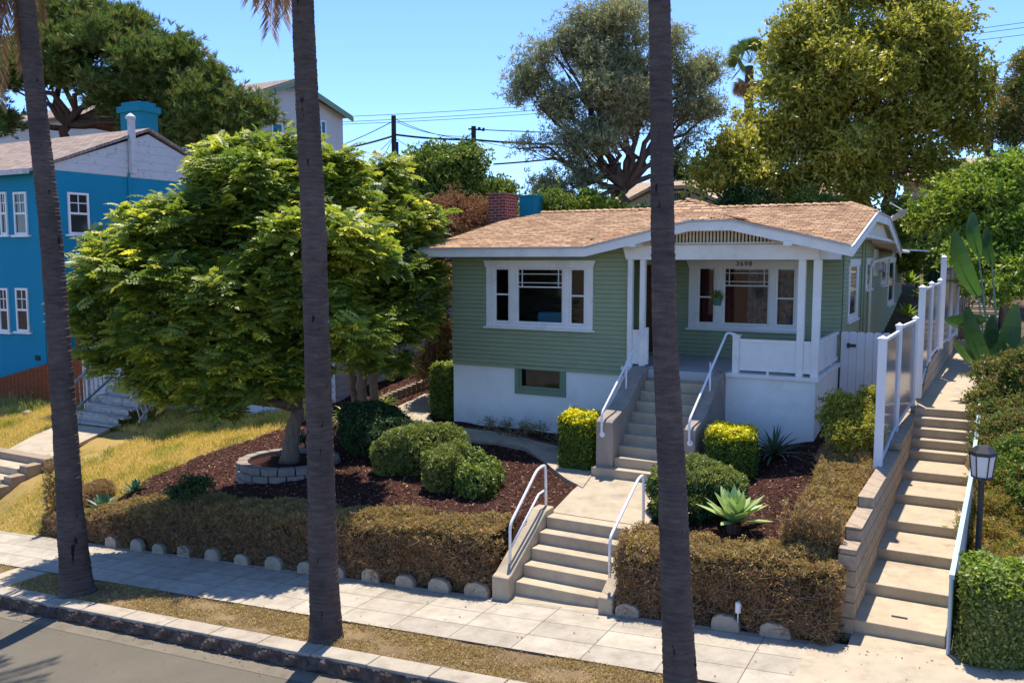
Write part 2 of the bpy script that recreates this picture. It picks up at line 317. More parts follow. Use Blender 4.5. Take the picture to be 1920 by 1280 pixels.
def root(name, label, cat, loc, group=None, kind=None):
    o = bpy.data.objects.new(name, None); o.empty_display_size = .3; C.objects.link(o); o.location = loc
    o['label'] = label; o['category'] = cat
    if group: o['group'] = group
    if kind: o['kind'] = kind
    return o
def finish(o, parent, label=None, cat=None, group=None, kind=None, smooth=False, bevel=0):
    C.objects.link(o)
    if parent is not None: o.parent = parent
    if label: o['label'] = label
    if cat: o['category'] = cat
    if group: o['group'] = group
    if kind: o['kind'] = kind
    if smooth: o.data.polygons.foreach_set('use_smooth', [True]*len(o.data.polygons))
    if bevel:
        b = o.modifiers.new('bevel', 'BEVEL'); b.width = bevel; b.segments = 2; b.limit_method = 'ANGLE'; b.angle_limit = R_(40)
    return o
def build(mb, name, mat, parent=None, **k):
    V = np.array(mb.V, dtype=float)
    if parent is not None: off = wloc(parent); loc = Vector((0, 0, 0))
    else:
        off = Vector(((V[:, 0].min()+V[:, 0].max())/2, (V[:, 1].min()+V[:, 1].max())/2, V[:, 2].min())); loc = off
    V = V - np.array(off)
    me = bpy.data.meshes.new(name); me.from_pydata([tuple(v) for v in V], [], mb.F)
    me.materials.append(MT[mat] if isinstance(mat, str) else mat); me.validate(); me.update()
    o = bpy.data.objects.new(name, me); o.location = loc
    return finish(o, parent, **k)
def scatter(name, tv, tf, pos, rot, scl, mat, parent=None, rnd=None, loc=None, **k):
    """many copies of a small leaf template merged into one mesh. rot: Nx3x3 (columns are the local axes)"""
    tv = np.array(tv, float); tf = np.array(tf, int); N = len(pos); nv = len(tv); nf = len(tf); fk = tf.shape[1]
    scl = np.asarray(scl, float)
    if scl.ndim == 0: scl = np.full(N, float(scl))
    V = np.einsum('nij,vj->nvi', rot, tv)*scl[:, None, None] + np.asarray(pos)[:, None, :]
    V = V.reshape(-1, 3)
    if parent is not None: off = np.array(wloc(parent)); oloc = Vector((0, 0, 0))
    else:
        off = np.array(loc) if loc is not None else np.array([V[:, 0].mean(), V[:, 1].mean(), V[:, 2].min()]); oloc = Vector(off)
    V = V - off
    F = (tf[None] + (np.arange(N)*nv)[:, None, None]).reshape(-1)
    me = bpy.data.meshes.new(name); me.vertices.add(len(V)); me.vertices.foreach_set('co', V.astype(np.float32).ravel())
    me.loops.add(len(F)); me.loops.foreach_set('vertex_index', F.astype(np.int32))
    me.polygons.add(N*nf); me.polygons.foreach_set('loop_start', (np.arange(N*nf)*fk).astype(np.int32))
    try: me.polygons.foreach_set('loop_total', np.full(N*nf, fk, np.int32))
    except Exception: pass
    me.materials.append(MT[mat] if isinstance(mat, str) else mat); me.update(calc_edges=True)
    if rnd is None: rnd = rs.rand(N)
    fr = np.repeat(rnd, nf) + rs.uniform(-.12, .12, N*nf)
    at = me.attributes.new('rnd', 'FLOAT', 'FACE'); at.data.foreach_set('value', np.clip(fr, 0, 1).astype(np.float32))
    o = bpy.data.objects.new(name, me); o.location = oloc
    return finish(o, parent, **k)
def frames(nrm, spin=None, tilt=0):
    n = np.asarray(nrm, float); n = n/np.maximum(np.linalg.norm(n, axis=1, keepdims=True), 1e-6); N = len(n)
    if tilt: n = n + rs.normal(0, tilt, (N, 3)); n = n/np.linalg.norm(n, axis=1, keepdims=True)
    a = rs.normal(0, 1, (N, 3)) if spin is None else spin
    x = np.cross(a, n); x = x/np.maximum(np.linalg.norm(x, axis=1, keepdims=True), 1e-6); y = np.cross(n, x)
    return np.stack([x, y, n], axis=2)
def unit(n):
    v = rs.normal(0, 1, (n, 3)); return v/np.linalg.norm(v, axis=1, keepdims=True)
# leaf templates: growth along +z of the local frame for tufts
def t_cluster(n=7, L=.1, W=.04, spread=1.0, R=0, seed=1):
    r = np.random.RandomState(seed); V = []; F = []
    for i in range(n):
        a = r.rand()*6.283; e = r.rand()*spread
        d = np.array([math.cos(a)*math.sin(e), math.sin(a)*math.sin(e), math.cos(e)])
        s = np.cross(d, r.normal(0, 1, 3)); s /= np.linalg.norm(s); b = r.normal(0, R, 3) if R else np.zeros(3)
        l = L*(.7+.6*r.rand()); dr = np.array([0, 0, -.15*l])
        o = len(V); V += [b, b+d*l*.45+s*W/2, b+d*l+dr, b+d*l*.45-s*W/2]; F.append((o, o+1, o+2, o+3))
    return np.array(V), F
def t_pinnate(L=.36, pairs=5, ll=.135, lw=.08):
    V = []; F = []
    def leaflet(b, d, l, w):
        b = np.array(b); d = np.array(d)/np.linalg.norm(d); s = np.cross(d, [0, 0, 1]); s /= np.linalg.norm(s)
        o = len(V); V.extend([b, b+d*l*.4+s*w/2, b+d*l+np.array([0, 0, -.2*l]), b+d*l*.4-s*w/2]); F.append((o, o+1, o+2, o+3))
    for i in range(pairs):
        t = (i+1)/(pairs+.5); x = L*t; z = .14*L*math.sin(t*2)-.26*L*t*t
        for sgn in (-1, 1): leaflet((x, 0, z), (.5, sgn, -.10), ll*(1.05-.4*abs(t-.45)), lw)
    leaflet((L, 0, -.15*L), (1, .01, -.35), ll, lw); return np.array(V), F
# ------------------------------------------------------------------ ground
def S(x): return -2.65 + .070*(x+5.68)                        # sidewalk grade follows the street
SEC = [
 (10.40, [(-70,-7.1),(-15,-3.35),(-5.7,-2.72),(-1.5,-2.42),(0,-2.40),(.8,-2.2),(60,1.5)]),
 (10.60, [(-70,-7.1),(-15,-3.3),(-5.7,-2.66),(-1.5,-2.36),(-1.25,-2.5),(-.1,-2.5),(0.0,-2.3),(.8,-2.15),(60,1.6)]),
 (11.35, [(-70,-6),(-30,-3.9),(-20,-3.25),(-17,-2.95),(-15,-2.6),(-13,-2.33),(-12,-2.12),(-9,-1.95),(-5.9,-1.80),(-5.7,-2.3),(-4.35,-2.3),(-4.1,-1.78),(-3,-1.75),(-1.45,-1.7),(-1.3,-2.3),(-.02,-2.3),(.05,-2.0),(.8,-2.0),(3,-1.9),(60,2)]),
 (11.75, [(-70,-6),(-30,-3.7),(-20,-3.0),(-17,-2.75),(-15,-2.5),(-13,-2.22),(-12,-2.05),(-9,-1.9),(-5.9,-1.80),(-5.7,-1.82),(-4.35,-1.82),(-4.1,-1.78),(-3,-1.7),(-1.45,-1.62),(-1.3,-2.25),(-.02,-2.25),(.05,-1.9),(.8,-1.95),(3,-1.9),(60,2)]),
 (14.0, [(-70,-5),(-30,-2.9),(-20,-2.45),(-17,-2.35),(-15.5,-2.2),(-13.5,-1.95),(-11.5,-1.8),(-9,-1.68),(-6,-1.70),(-4,-1.66),(-3,-1.42),(-1.45,-1.25),(-1.3,-1.95),(-.02,-1.95),(.05,-1.45),(.8,-1.6),(3,-1.5),(60,2.5)]),
 (16.0, [(-70,-4),(-30,-2.6),(-20,-2.3),(-17,-2.2),(-15,-1.8),(-13,-1.5),(-10.2,-1.44),(-6,-1.5),(-4,-1.35),(-2.4,-1.05),(-1.45,-1.0),(-1.3,-1.95),(-.02,-1.95),(.05,-1.05),(.8,-1.2),(3,-1.1),(60,3)]),
 (18.0, [(-70,-4),(-30,-2.4),(-20,-2.1),(-17,-1.8),(-15,-1.3),(-13,-1.1),(-10.2,-1.2),(-2.4,-.85),(-1.45,-.8),(-1.3,-1.0),(-.02,-1.0),(.1,-.6),(3,-.5),(60,3)]),
 (24.0, [(-70,-3),(-30,-2.0),(-20,-1.6),(-15,-.6),(-13,-.3),(-10.2,-.3),(-2.4,-.4),(-1.3,-.3),(-1.1,-.85),(.35,-.85),(.5,-.5),(3,-.1),(60,3.5)]),
 (30.0, [(-70,-2),(-30,-1.0),(-20,-.5),(-13,.3),(-2.4,.5),(-1.1,.3),(-.9,-.9),(.5,-.9),(.7,-.1),(60,4)]),
 (34.0, [(-70,-1),(-30,0),(-20,.5),(-13,1.0),(-2.4,1.2),(-1.1,.9),(-.9,-.2),(.5,-.2),(.7,.5),(60,4.5)]),
 (38.0, [(-70,0),(-30,1.0),(-13,1.8),(-2.4,1.7),(-1.1,1.3),(-.95,-.1),(.9,-.1),(1.1,1.0),(60,5)]),
 (46.0, [(-70,1),(-30,2.6),(-13,2.8),(-2.4,2.6),(-1.1,2.0),(-.95,.4),(1.1,.4),(1.3,1.8),(60,5)]),
 (47.0, [(-70,1),(-30,2.6),(-13,2.8),(-2.4,2.6),(60,5)]),
 (60.0, [(-70,4),(-30,4.5),(60,6)]),
 (120., [(-70,5),(60,7)])]
def G(x, y):
    if y <= 10.40: return S(x)-.45
    for (y0, a), (y1, b) in zip(SEC, SEC[1:]):
        if y <= y1:
            t = (y-y0)/(y1-y0)
            za = np.interp(x, [q[0] for q in a], [q[1] for q in a]); zb = np.interp(x, [q[0] for q in b], [q[1] for q in b])
            return float(za*(1-t)+zb*t)
    return float(np.interp(x, [-70, 60], [5, 7]))
def Gn(x, y):
    return G(x, y) + .018*math.sin(x*3.1+y*1.7)*math.sin(y*2.3-x*.9) + .010*math.sin(x*8+y*5)
def ground_patch(name, xs, ys, mat, dz=0, test=None, **k):
    mb = MB(); idx = {}
    def vid(i, j):
        if (i, j) not in idx: idx[(i, j)] = len(mb.V); mb.V.append((xs[i], ys[j], Gn(xs[i], ys[j])+dz))
        return idx[(i, j)]
    for i in range(len(xs)-1):
        for j in range(len(ys)-1):
            if test is None or test((xs[i]+xs[i+1])/2, (ys[j]+ys[j+1])/2):
                mb.F.append((vid(i, j), vid(i+1, j), vid(i+1, j+1), vid(i, j+1)))
    return build(mb, name, mat, smooth=True, **k)
def boundary(y): return -15.5 + (y-11)*.18 + .25*math.sin(y*1.3)       # mulch / dry lawn line
fx = list(np.arange(-26, 3.01, .15)); fy = list(np.arange(10.41, 26, .15))
gx = [-900, -400, -200, -120, -70, -50, -38, -32, -29] + list(np.arange(-26, 3.01, .3)) + [4, 6, 10, 20, 40, 60, 120, 300, 900]
gy = [10.40] + list(np.arange(10.6, 26, .3)) + [28, 30, 31, 32, 34, 38, 42, 46, 47, 50, 60, 80, 120, 300, 900]
for o_ in [0]:
    mbg = MB()
    rows = [[(x, y, S(max(-80, min(70, x)))-.5) for x in gx] for y in (-900, -300, -60, 0, 6, 10.39)] + [[(x, y, Gn(max(-70, min(60, x)), min(y, 120))-.03) for x in gx] for y in gy]
    mbg.grid(rows); build(mbg, 'ground', 'soil', kind='structure', label='bare brown soil under the gardens', smooth=True)
ground_patch('lawn', fx, fy, 'drylawn', 0, lambda x, y: x < boundary(y) and y < 22, kind='structure', label='patchy dry front lawn of the turquoise neighbour')
ground_patch('mulch_bed', fx, fy, 'mulch', 0, lambda x, y: boundary(y) < x < -1.38 and y < 25 and not(-5.75 < x < -4.3 and y < 11.7), kind='structure', label='dark red bark mulch bed round the green house')
ground_patch('planting_strip', fx, fy, 'gravel', 0, lambda x, y: 0.05 < x < .95, kind='structure', label='gravel planting strip right of the public stairs')

# street
def slope_sheet(name, x0, x1, y0, y1, dz, mat, thick=0, n=60, wob=0, **k):
    mb = MB(); xs = np.linspace(x0, x1, n); ys = np.linspace(y0, y1, 6)
    mb.grid([[(x, y+(wob*(math.sin(x*4.1)+.6*math.sin(x*11)) if j in (0, 5) else 0), S(max(-80, min(70, x)))+dz) for x in xs] for j, y in enumerate(ys)])
    if thick:
        for yy, j in ((y0, 0), (y1, 1)):
            mb.grid([[(x, yy, S(x)+dz-thick) for x in xs], [(x, yy, S(x)+dz) for x in xs]])
    return build(mb, name, mat, **k)
slope_sheet('road', -120, 90, -14, 7.72, -.24, 'asphalt', n=40, kind='structure', label='sunlit grey asphalt street')
slope_sheet('gutter', -120, 90, 7.70, 8.06, -.236, 'gutter', n=40, kind='structure', label='concrete gutter strip beside the kerb')
slope_sheet('sidewalk', -60, -1.62, 9.0, 10.46, 0.0, 'sidewalk', thick=.3, kind='structure', label='scored concrete sidewalk along the hedge')
mb = MB(); xs = np.linspace(-1.62, 14, 30)
mb.grid([[(x, y, S(x)+.004) for x in xs] for y in (8.3, 9, 10, 10.46)]); mb.grid([[(x, 10.46, S(x)+.004) for x in np.linspace(-1.2, 3, 12)], [(x, 10.92, -2.33+max(0, x)*.05) for x in np.linspace(-1.2, 3, 12)]])
build(mb, 'pavement', 'concrete', kind='structure', label='plain concrete pavement at the foot of the public stairs')
slope_sheet('parkway', -60, -1.6, 8.28, 9.02, -.03, 'parkway', n=300, wob=.008, kind='structure', label='dry grass verge between kerb and sidewalk')
mb = MB(); mb.grid([[(x, y, S(x)-.022+.004) for x in np.linspace(-14.9, -14.05, 5)] for y in (8.3, 9.01)]); build(mb, 'crossing_slab', 'concrete', kind='structure', label='narrow concrete slab across the dry verge')
# kerb : top slabs + rough broken face
mb = MB(); x = -60.0; q = random.Random(3)
kerb_top = MB(); kf = MB()
while x < 60:
    w = .88+q.random()*.06; z = S(x+w/2)-.02+q.uniform(-.006, .006); dy = q.uniform(-.012, .012)
    kerb_top.add([(x+.006, 8.0+dy, S(x)-.02), (x+w-.006, 8.0+dy, S(x+w)-.02), (x+w-.006, 8.3, S(x+w)-.02), (x+.006, 8.3, S(x)-.02),
                  (x+.006, 8.0+dy+.01, S(x)-.10), (x+w-.006, 8.0+dy+.01, S(x+w)-.10), (x+w-.006, 8.3, S(x+w)-.10), (x+.006, 8.3, S(x)-.10)],
                 [(0, 1, 2, 3), (4, 7, 6, 5), (0, 4, 5, 1), (1, 5, 6, 2), (2, 6, 7, 3), (3, 7, 4, 0)])
    x += w
build(kerb_top, 'kerb', 'curbtop', kind='structure', label='worn concrete kerb with broken front edge', bevel=.015)
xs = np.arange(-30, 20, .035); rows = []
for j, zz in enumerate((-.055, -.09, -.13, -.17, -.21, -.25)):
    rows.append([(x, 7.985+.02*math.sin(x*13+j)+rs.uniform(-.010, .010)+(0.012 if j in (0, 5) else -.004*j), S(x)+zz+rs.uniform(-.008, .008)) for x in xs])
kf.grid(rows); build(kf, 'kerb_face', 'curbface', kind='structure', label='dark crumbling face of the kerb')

# ------------------------------------------------------------------ foliage makers
def sprigs(blobs, n, shell=.35, bias=None):
    """points and outward directions near the surface of a union of ellipsoids"""
    C0 = np.array([b[0] for b in blobs], float); RR = np.array([b[1] if hasattr(b[1], '__len__') else (b[1],)*3 for b in blobs], float)
    w = (RR[:, 0]*RR[:, 2]+RR[:, 1]*RR[:, 2]); w /= w.sum(); out_p = []; out_n = []
    while sum(len(a) for a in out_p) < n:
        k = rs.choice(len(blobs), n, p=w); u = unit(n); rad = 1-np.abs(rs.normal(0, shell, n)); rad = np.clip(rad, .25, 1.08)
        lump = 1+.10*np.sin(u[:, 0]*5+k*2)*np.sin(u[:, 1]*6+k)*np.sin(u[:, 2]*5+k*3)
        p = C0[k]+u*RR[k]*(rad*lump)[:, None]
        keep = np.ones(n, bool)
        for i in range(len(blobs)):
            d = np.sum(((p-C0[i])/RR[i])**2, axis=1); keep &= ~((d < .45) & (k != i))
        out_p.append(p[keep]); nn = u/RR[k]; nn /= np.linalg.norm(nn, axis=1, keepdims=True); out_n.append(nn[keep])
    p = np.concatenate(out_p)[:n]; nn = np.concatenate(out_n)[:n]; return p, nn
def crown(blobs, nspr, per, rad, tmpl, size, mat, parent, name='crown', shell=.3, up=.35, tilt=.5, flat=False, sag=0, lumps=0, core_=False):
    if lumps:
        bb = []
        for c, r in blobs:
            r = np.array(r if hasattr(r, '__len__') else (r, r, r), float); c = np.array(c, float)
            if core_: bb.append((c, r*.62))
            for u in unit(lumps): bb.append((c+u*r*rs.uniform(.40, .85), r*rs.uniform(.26, .46)*np.array([1, 1, .9])))
        blobs = bb
    p, nn = sprigs(blobs, nspr, shell)
    tone = rs.rand(nspr)
    P_ = np.repeat(p, per, 0)+rs.normal(0, rad, (nspr*per, 3))*np.array([1, 1, .7]); N_ = np.repeat(nn, per, 0)
    N_ = N_ + np.array([0, 0, up]); t = np.repeat(tone, per)*.45+rs.rand(nspr*per)*.55
    if sag: N_ = N_*np.array([1, 1, .4]) - np.array([0, 0, sag])
    if flat:                                                     # compound fronds: local x points outward, z up
        az = rs.uniform(0, 6.283, len(N_)); o_ = np.stack([np.cos(az), np.sin(az), rs.uniform(-.25, .55, len(N_))], 1)+N_*np.array([.7, .7, .3]); o_ /= np.linalg.norm(o_, axis=1, keepdims=True)
        z_ = np.array([0, 0, 1.0])+N_*np.array([.5, .5, 0])+np.repeat(rs.normal(0, .30, p.shape), per, 0)+rs.normal(0, .25, N_.shape); y_ = np.cross(z_, o_); y_ /= np.linalg.norm(y_, axis=1, keepdims=True); z_ = np.cross(o_, y_)
        rot = np.stack([o_, y_, z_], axis=2)
    else: rot = frames(N_, tilt=tilt)
    return scatter(name, tmpl[0], tmpl[1], P_, rot, size*rs.uniform(.7, 1.25, nspr*per), mat, parent, rnd=t)
def limbs(mb, base, blobs, r0, fork, nsub=3, wob=.12, seed=1, seg=7):
    q = random.Random(seed); base = Vector(base); fork = Vector(fork)
    n = 6; pts = [base.lerp(fork, i/n)+Vector((q.uniform(-1, 1), q.uniform(-1, 1), 0))*wob*.4*(0 < i < n) for i in range(n+1)]
    mb.tube(pts, [r0*(1.35 if i == 0 else 1.08 if i == 1 else 1-.25*i/n) for i in range(n+1)], 10)
    for c, rr in blobs:
        c = Vector(c); rz = rr if isinstance(rr, (int, float)) else max(rr)
        m = 6; pts = [fork.lerp(c, i/m)+Vector((q.uniform(-1, 1), q.uniform(-1, 1), q.uniform(-.5, .8)))*wob*(0 < i) for i in range(m+1)]
        ra = r0*.62; mb.tube(pts, [ra*(1-.8*i/m) for i in range(m+1)], seg)
        for k in range(nsub):
            i = q.randint(2, m); e = c+Vector((q.gauss(0, 1), q.gauss(0, 1), q.gauss(.3, .8))).normalized()*rz*.75
            a = pts[i]; pp = [a.lerp(e, t)+Vector((q.uniform(-1, 1), q.uniform(-1, 1), q.uniform(-1, 1)))*wob*.6*(0 < t < 1) for t in (0, .35, .7, 1)]
            mb.tube(pp, [ra*.32, ra*.24, ra*.15, ra*.05], 5)
    return mb
TL = t_cluster(6, .11, .045, 1.3, .03, 2)      # ordinary leaf sprig
TO = t_cluster(8, .11, .022, 1.1, .03, 3)      # narrow-leaved sprig
TP = t_cluster(13, .22, .022, .75, 0, 4)       # pine tuft
TF = t_pinnate()
TS = t_cluster(5, .035, .022, 1.3, .012, 5)    # small clipped shrub sprig
TT = t_cluster(6, .055, .010, 1.4, .02, 6)     # twiggy dry sprig

# ------------------------------------------------------------------ building helpers
def fb(mb, ax, fix, u0, u1, n0, n1, z0, z1):
    """box on a wall. ax F: wall faces -y at y=fix; ax S: wall faces +x at x=fix; n is the outward distance"""
    if ax == 'F': mb.box(u0, u1, fix-n1, fix-n0, z0, z1)
    else: mb.box(fix+n0, fix+n1, u0, u1, z0, z1)
def fq(mb, ax, fix, pts):
    """quad from (u, n, z) triples"""
    if ax == 'F': mb.quad(*[(u, fix-n, z) for u, n, z in pts])
    else: mb.quad(*[(fix+n, u, z) for u, n, z in pts])
def cells(u0, u1, z0, z1, holes):
    us = sorted({u0, u1} | {h[0] for h in holes} | {h[1] for h in holes}); zs = sorted({z0, z1} | {h[2] for h in holes} | {h[3] for h in holes})
    us = [u for u in us if u0 <= u <= u1]; zs = [z for z in zs if z0 <= z <= z1]
    for a, b in zip(us, us[1:]):
        for c, d in zip(zs, zs[1:]):
            cu, cz = (a+b)/2, (c+d)/2
            if not any(h[0] < cu < h[1] and h[2] < cz < h[3] for h in holes): yield a, b, c, d
def siding(mb, ax, fix, u0, u1, z0, ztop, holes=(), h=.09, lip=.022, zb=None):
    """lapped boards with real steps. ztop: number or function of u"""
    us = sorted({u0, u1} | {a for q in holes for a in q[:2] if u0 < a < u1})
    if callable(ztop): us = sorted(set(us) | set(np.arange(u0, u1, .15)))
    f = ztop if callable(ztop) else (lambda u: ztop)
    for a, b in zip(us, us[1:]):
        m = (a+b)/2; top = f(m); z = z0
        while z < top-1e-4:
            e = min(z+h, top); segs = [(z, e)]
            for q in holes:
                if q[0] < m < q[1]:
                    ns = []
                    for s0, s1 in segs:
                        if q[3] <= s0 or q[2] >= s1: ns.append((s0, s1))
                        else:
                            if s0 < q[2]: ns.append((s0, q[2]))
                            if s1 > q[3]: ns.append((q[3], s1))
                    segs = ns
            for s0, s1 in segs:
                n0 = .002+lip*(1-(s0-z)/h); n1 = .002+lip*(1-(s1-z)/h)
                if s1 > z+h-.013-1e-6 and s1-s0 > .03:           # rebated top edge: a real shadow gap under the next board
                    g = s1-.013; ng = .002+lip*(1-(g-z)/h)
                    fq(mb, ax, fix, [(a, n0, s0), (b, n0, s0), (b, ng, g), (a, ng, g)])
                    fq(mb, ax, fix, [(a, ng, g), (b, ng, g), (b, -.012, g-.001), (a, -.012, g-.001)])
                    fq(mb, ax, fix, [(a, -.012, g-.001), (b, -.012, g-.001), (b, -.012, s1), (a, -.012, s1)])
                else: fq(mb, ax, fix, [(a, n0, s0), (b, n0, s0), (b, n1, s1), (a, n1, s1)])
                if abs(s0-z) < 1e-6: fq(mb, ax, fix, [(a, -.012, s0), (b, -.012, s0), (b, n0, s0), (a, n0, s0)])
            z += h
    return mb
def window(parent, ax, fix, outer, holes, head=True, mat='trim', pane='glass', sash_w=.045, depth=.035, sill=True, label=None, name='window', meet=None, muntin=None):
    """casing with sash, muntins and panes as sub-parts. holes: (u0,u1,z0,z1). muntin(i)->list of bars (u0,u1,z0,z1)"""
    u0, u1, z0, z1 = outer; m = MB()
    for a, b, c, d in cells(u0, u1, z0, z1, holes): fb(m, ax, fix, a, b, -.04, depth, c, d)
    w = build(m, name, mat, parent, label=label)
    if head:
        m = MB(); zt = z1+.001
        pr = [(u0-.005, zt-.14), (u1+.005, zt-.14), (u1+.06, zt+.005), (u0-.06, zt+.005)]
        for q in [1]:
            if ax == 'F': m.prism([(u, fix-depth-.022, z) for u, z in pr], (0, .02, 0))
            else: m.prism([(fix+depth+.002, u, z) for u, z in pr], (.02, 0, 0))
        build(m, 'head_casing', mat, w)
    if sill:
        m = MB(); fb(m, ax, fix, u0-.05, u1+.05, -.01, depth+.045, z0-.045, z0-.002); build(m, 'sill', mat, w, bevel=.006)
    for i, (a, b, c, d) in enumerate(holes):
        m = MB(); sw = sash_w
        for q in cells(a+.003, b-.003, c+.003, d-.003, [(a+sw, b-sw, c+sw*1.2, d-sw)]): fb(m, ax, fix, q[0], q[1], -.035, .008, q[2], q[3])
        mm = meet(i) if meet else None
        if mm is not None: fb(m, ax, fix, a+sw, b-sw, -.034, .010, mm-.016, mm+.016)
        if muntin:
            for (e, f, g, h) in muntin(i) or []: fb(m, ax, fix, e, f, -.03, .004, g, h)
        build(m, 'sash', mat, w)
        m = MB(); fb(m, ax, fix, a+sw-.01, b-sw+.01, *((-.022, -.018) if pane == 'glass' else (-.008, -.004)), c+sw-.01, d-sw+.01); build(m, 'pane', pane, w)
    return w

# ================================================================== THE GREEN BUNGALOW
ZF = .05                                                      # porch floor
YE, XL, XR, YB = 15.55, -10.68, -1.97, 25.25                  # roof edges
YW, YP, XH, XG = 16.10, 18.70, -10.22, -2.50                  # front wall, porch back wall, left and right walls
def z_main(x, y):
    z = min(2.40+.2*(y-YE), 2.40+.2*(YB-y))
    z = min(z, 3.12+.42*max(0, XR-x)) if x > -5 else min(z, 3.12+.42*max(0, x-XL))
    return z
def z_porch(x, y):
    return min(2.40+.2225*(x+6.82), 2.40+.2275*(XR-x), 2.862+.25*(y-YE))
def z_bump(x, y): return min(3.58-.27*abs(x+6.3), 3.42+.5*(y-20.1)) if y > 18.5 else 0
def z_roof(x, y): return max(z_main(x, y), z_porch(x, y) if y < 19.5 else 0, z_bump(x, y))
house = root('green_bungalow', 'sage green single-storey bungalow with white trim, tan shingle roof and arched porch gable', 'house', (-6.3, 18.5, -1.4))
# roof: shingle courses with real butt edges
H_ = .14; ys = []; off = []
y = YE
while y < YB-1e-6:
    ys += [y, min(y+H_, YB)-.0006]; off += [.007, .0] if y < 20.4 else [.0, .007]; y += H_
xs = np.arange(XL, XR+.001, .0444*1.0); xs[-1] = XR
mb = MB(); wob = rs.uniform(0, .004, (len(ys), len(xs)))
mb.grid([[(x, yy, z_roof(x, yy)+o_+wob[j][i]) for i, x in enumerate(xs)] for j, (yy, o_) in enumerate(zip(ys, off))])
roof = build(mb, 'roof', 'shingle', house)
mb = MB(); xs2 = np.arange(XL, XR+.001, .111); ys2 = np.arange(YE, YB+.001, .15)
mb.grid([[(x, yy, z_roof(x, yy)-.05) for x in xs2] for yy in ys2])
xe = xs2[-1]
build(mb, 'soffit', 'cream', roof)
mb = MB()                                                     # ridge and hip caps
def caps(a, b, step=.19, w=.16):
    a = Vector(a); b = Vector(b); n = int((b-a).length/step); d = (b-a).normalized(); s = d.cross(Vector((0, 0, 1))).normalized()
    for i in range(n):
        p = a+d*step*i; q = a+d*(step*(i+1)+.02); u = Vector((0, 0, .035)); lo = Vector((0, 0, .012))
        mb.add([p-s*w-u*.3, p+u*1.1, p+s*w-u*.3, q-s*w-u*.9, q+lo, q+s*w-u*.9], [(0, 1, 4, 3), (1, 2, 5, 4), (0, 2, 1), ])
caps((-10.15, 20.4, 3.385), (-7.1, 20.4, 3.385)); build(mb, 'ridge_cap', 'shingle', roof); mb = MB(); caps((-5.5, 20.4, 3.385), (-2.6, 20.4, 3.385))
build(mb, 'ridge_cap', 'shingle', roof); mb = MB(); caps((-6.98, 20.33, 3.41), (-6.3, 20.45, 3.60)); caps((-6.3, 20.45, 3.60), (-5.6, 20.33, 3.41))
build(mb, 'ridge_cap', 'shingle', roof); mb = MB(); caps((-2.62, 20.4, 3.39), (-1.99, 19.3, 3.14), .17); caps((-2.62, 20.4, 3.39), (-1.99, 21.5, 3.14), .17)
build(mb, 'ridge_cap', 'shingle', roof); mb = MB(); caps((-4.36, 15.9, 2.96), (-4.74, 15.57, 2.875), .15); caps((-4.36, 15.9, 2.96), (-4.0, 15.57, 2.875), .15); caps((-4.36, 15.9, 2.965), (-4.36, 18.3, 2.965), .19, .10)
build(mb, 'ridge_cap', 'shingle', roof)
# fascia boards
mb = MB(); T = .19
def fascia(pts, nv):
    nv = Vector(nv)
    for a, b in zip(pts, pts[1:]):
        a = Vector(a); b = Vector(b); dn = Vector((0, 0, -T)); e = Vector((0, 0, -.012))
        mb.prism([a+e, b+e, b+dn, a+dn], nv)
front = [(XL, YE, 2.40), (-6.82, YE, 2.40), (-4.745, YE, 2.862), (-4.0, YE, 2.862), (XR, YE, 2.40)]
fascia([(x, y-.002, z) for x, y, z in front], (0, -.032, 0))
rk = [(XR, YE-.03, 2.39), (XR, 19.15, 3.12), (XR, 21.65, 3.12), (XR, YB, 2.40)]
fascia([(x+.002, y, z) for x, y, z in rk], (.032, 0, 0)); fascia([(XL-.002, y, z) for x, y, z in rk], (-.032, 0, 0))
build(mb, 'fascia', 'trim', house)
mb = MB()
for a, b in zip(front, front[1:]): mb.prism([(a[0], YE-.075, a[2]+.006), (b[0], YE-.075, b[2]+.006), (b[0], YE-.075, b[2]-.028), (a[0], YE-.075, a[2]-.028)], (0, .04, 0))
for a, b in zip(rk, rk[1:]): mb.prism([(XR+.036, a[1], a[2]+.006), (XR+.036, b[1], b[2]+.006), (XR+.036, b[1], b[2]-.028), (XR+.036, a[1], a[2]-.028)], (.022, 0, 0))
build(mb, 'drip_edge', 'alum', roof)
# walls
triL = (-9.34, -6.87, .74, 2.13); hl = [(-9.16, -8.77, .81, 1.99), (-8.62, -7.52, .81, 1.99), (-7.40, -7.03, .81, 1.99)]
triR = (-5.69, -3.30, .66, 2.13); hr = [(-5.50, -5.10, .74, 2.0), (-4.94, -3.94, .74, 2.0), (-3.83, -3.41, .74, 2.0)]
doorh = (-6.78, -6.04, ZF, 2.06)
cut = lambda q: (q[0]+.02, q[1]-.02, q[2]+.02, q[3]-.02)
und = lambda x, y: z_roof(x, y)-.06
zs_ = -.05
mb = MB()
siding(mb, 'F', YW, XH, -6.08, zs_-.09, lambda u: und(u, YW), [cut(triL)])
siding(mb, 'F', YP, -7.0, XG, ZF, 2.5, [cut(triR), cut(doorh)])
siding(mb, 'S', -7.0, YW+.1, YP, ZF, 2.6)
mb.box(-7.09, -7.014, YW+.1, YP, ZF, 2.5)
sw = [(19.5, 21.15, .84, 2.16), (22.45, 23.75, 1.43, 2.19), (26.0, 27.7, 1.43, 2.19), (28.1, 30.2, .78, 2.22)]
siding(mb, 'S', XG, YP, 25.0, -1.2, lambda u: min(und(XG, u), 2.75), [cut(q) for q in sw[:2]])
siding(mb, 'S', XG, 25.0, 33.1, -1.0, 2.38, [cut(q) for q in sw[2:]])
for ax_, fx_, a, b, c, d in (('F', YP, -6.1, XG, 2.4, 2.7),): pass
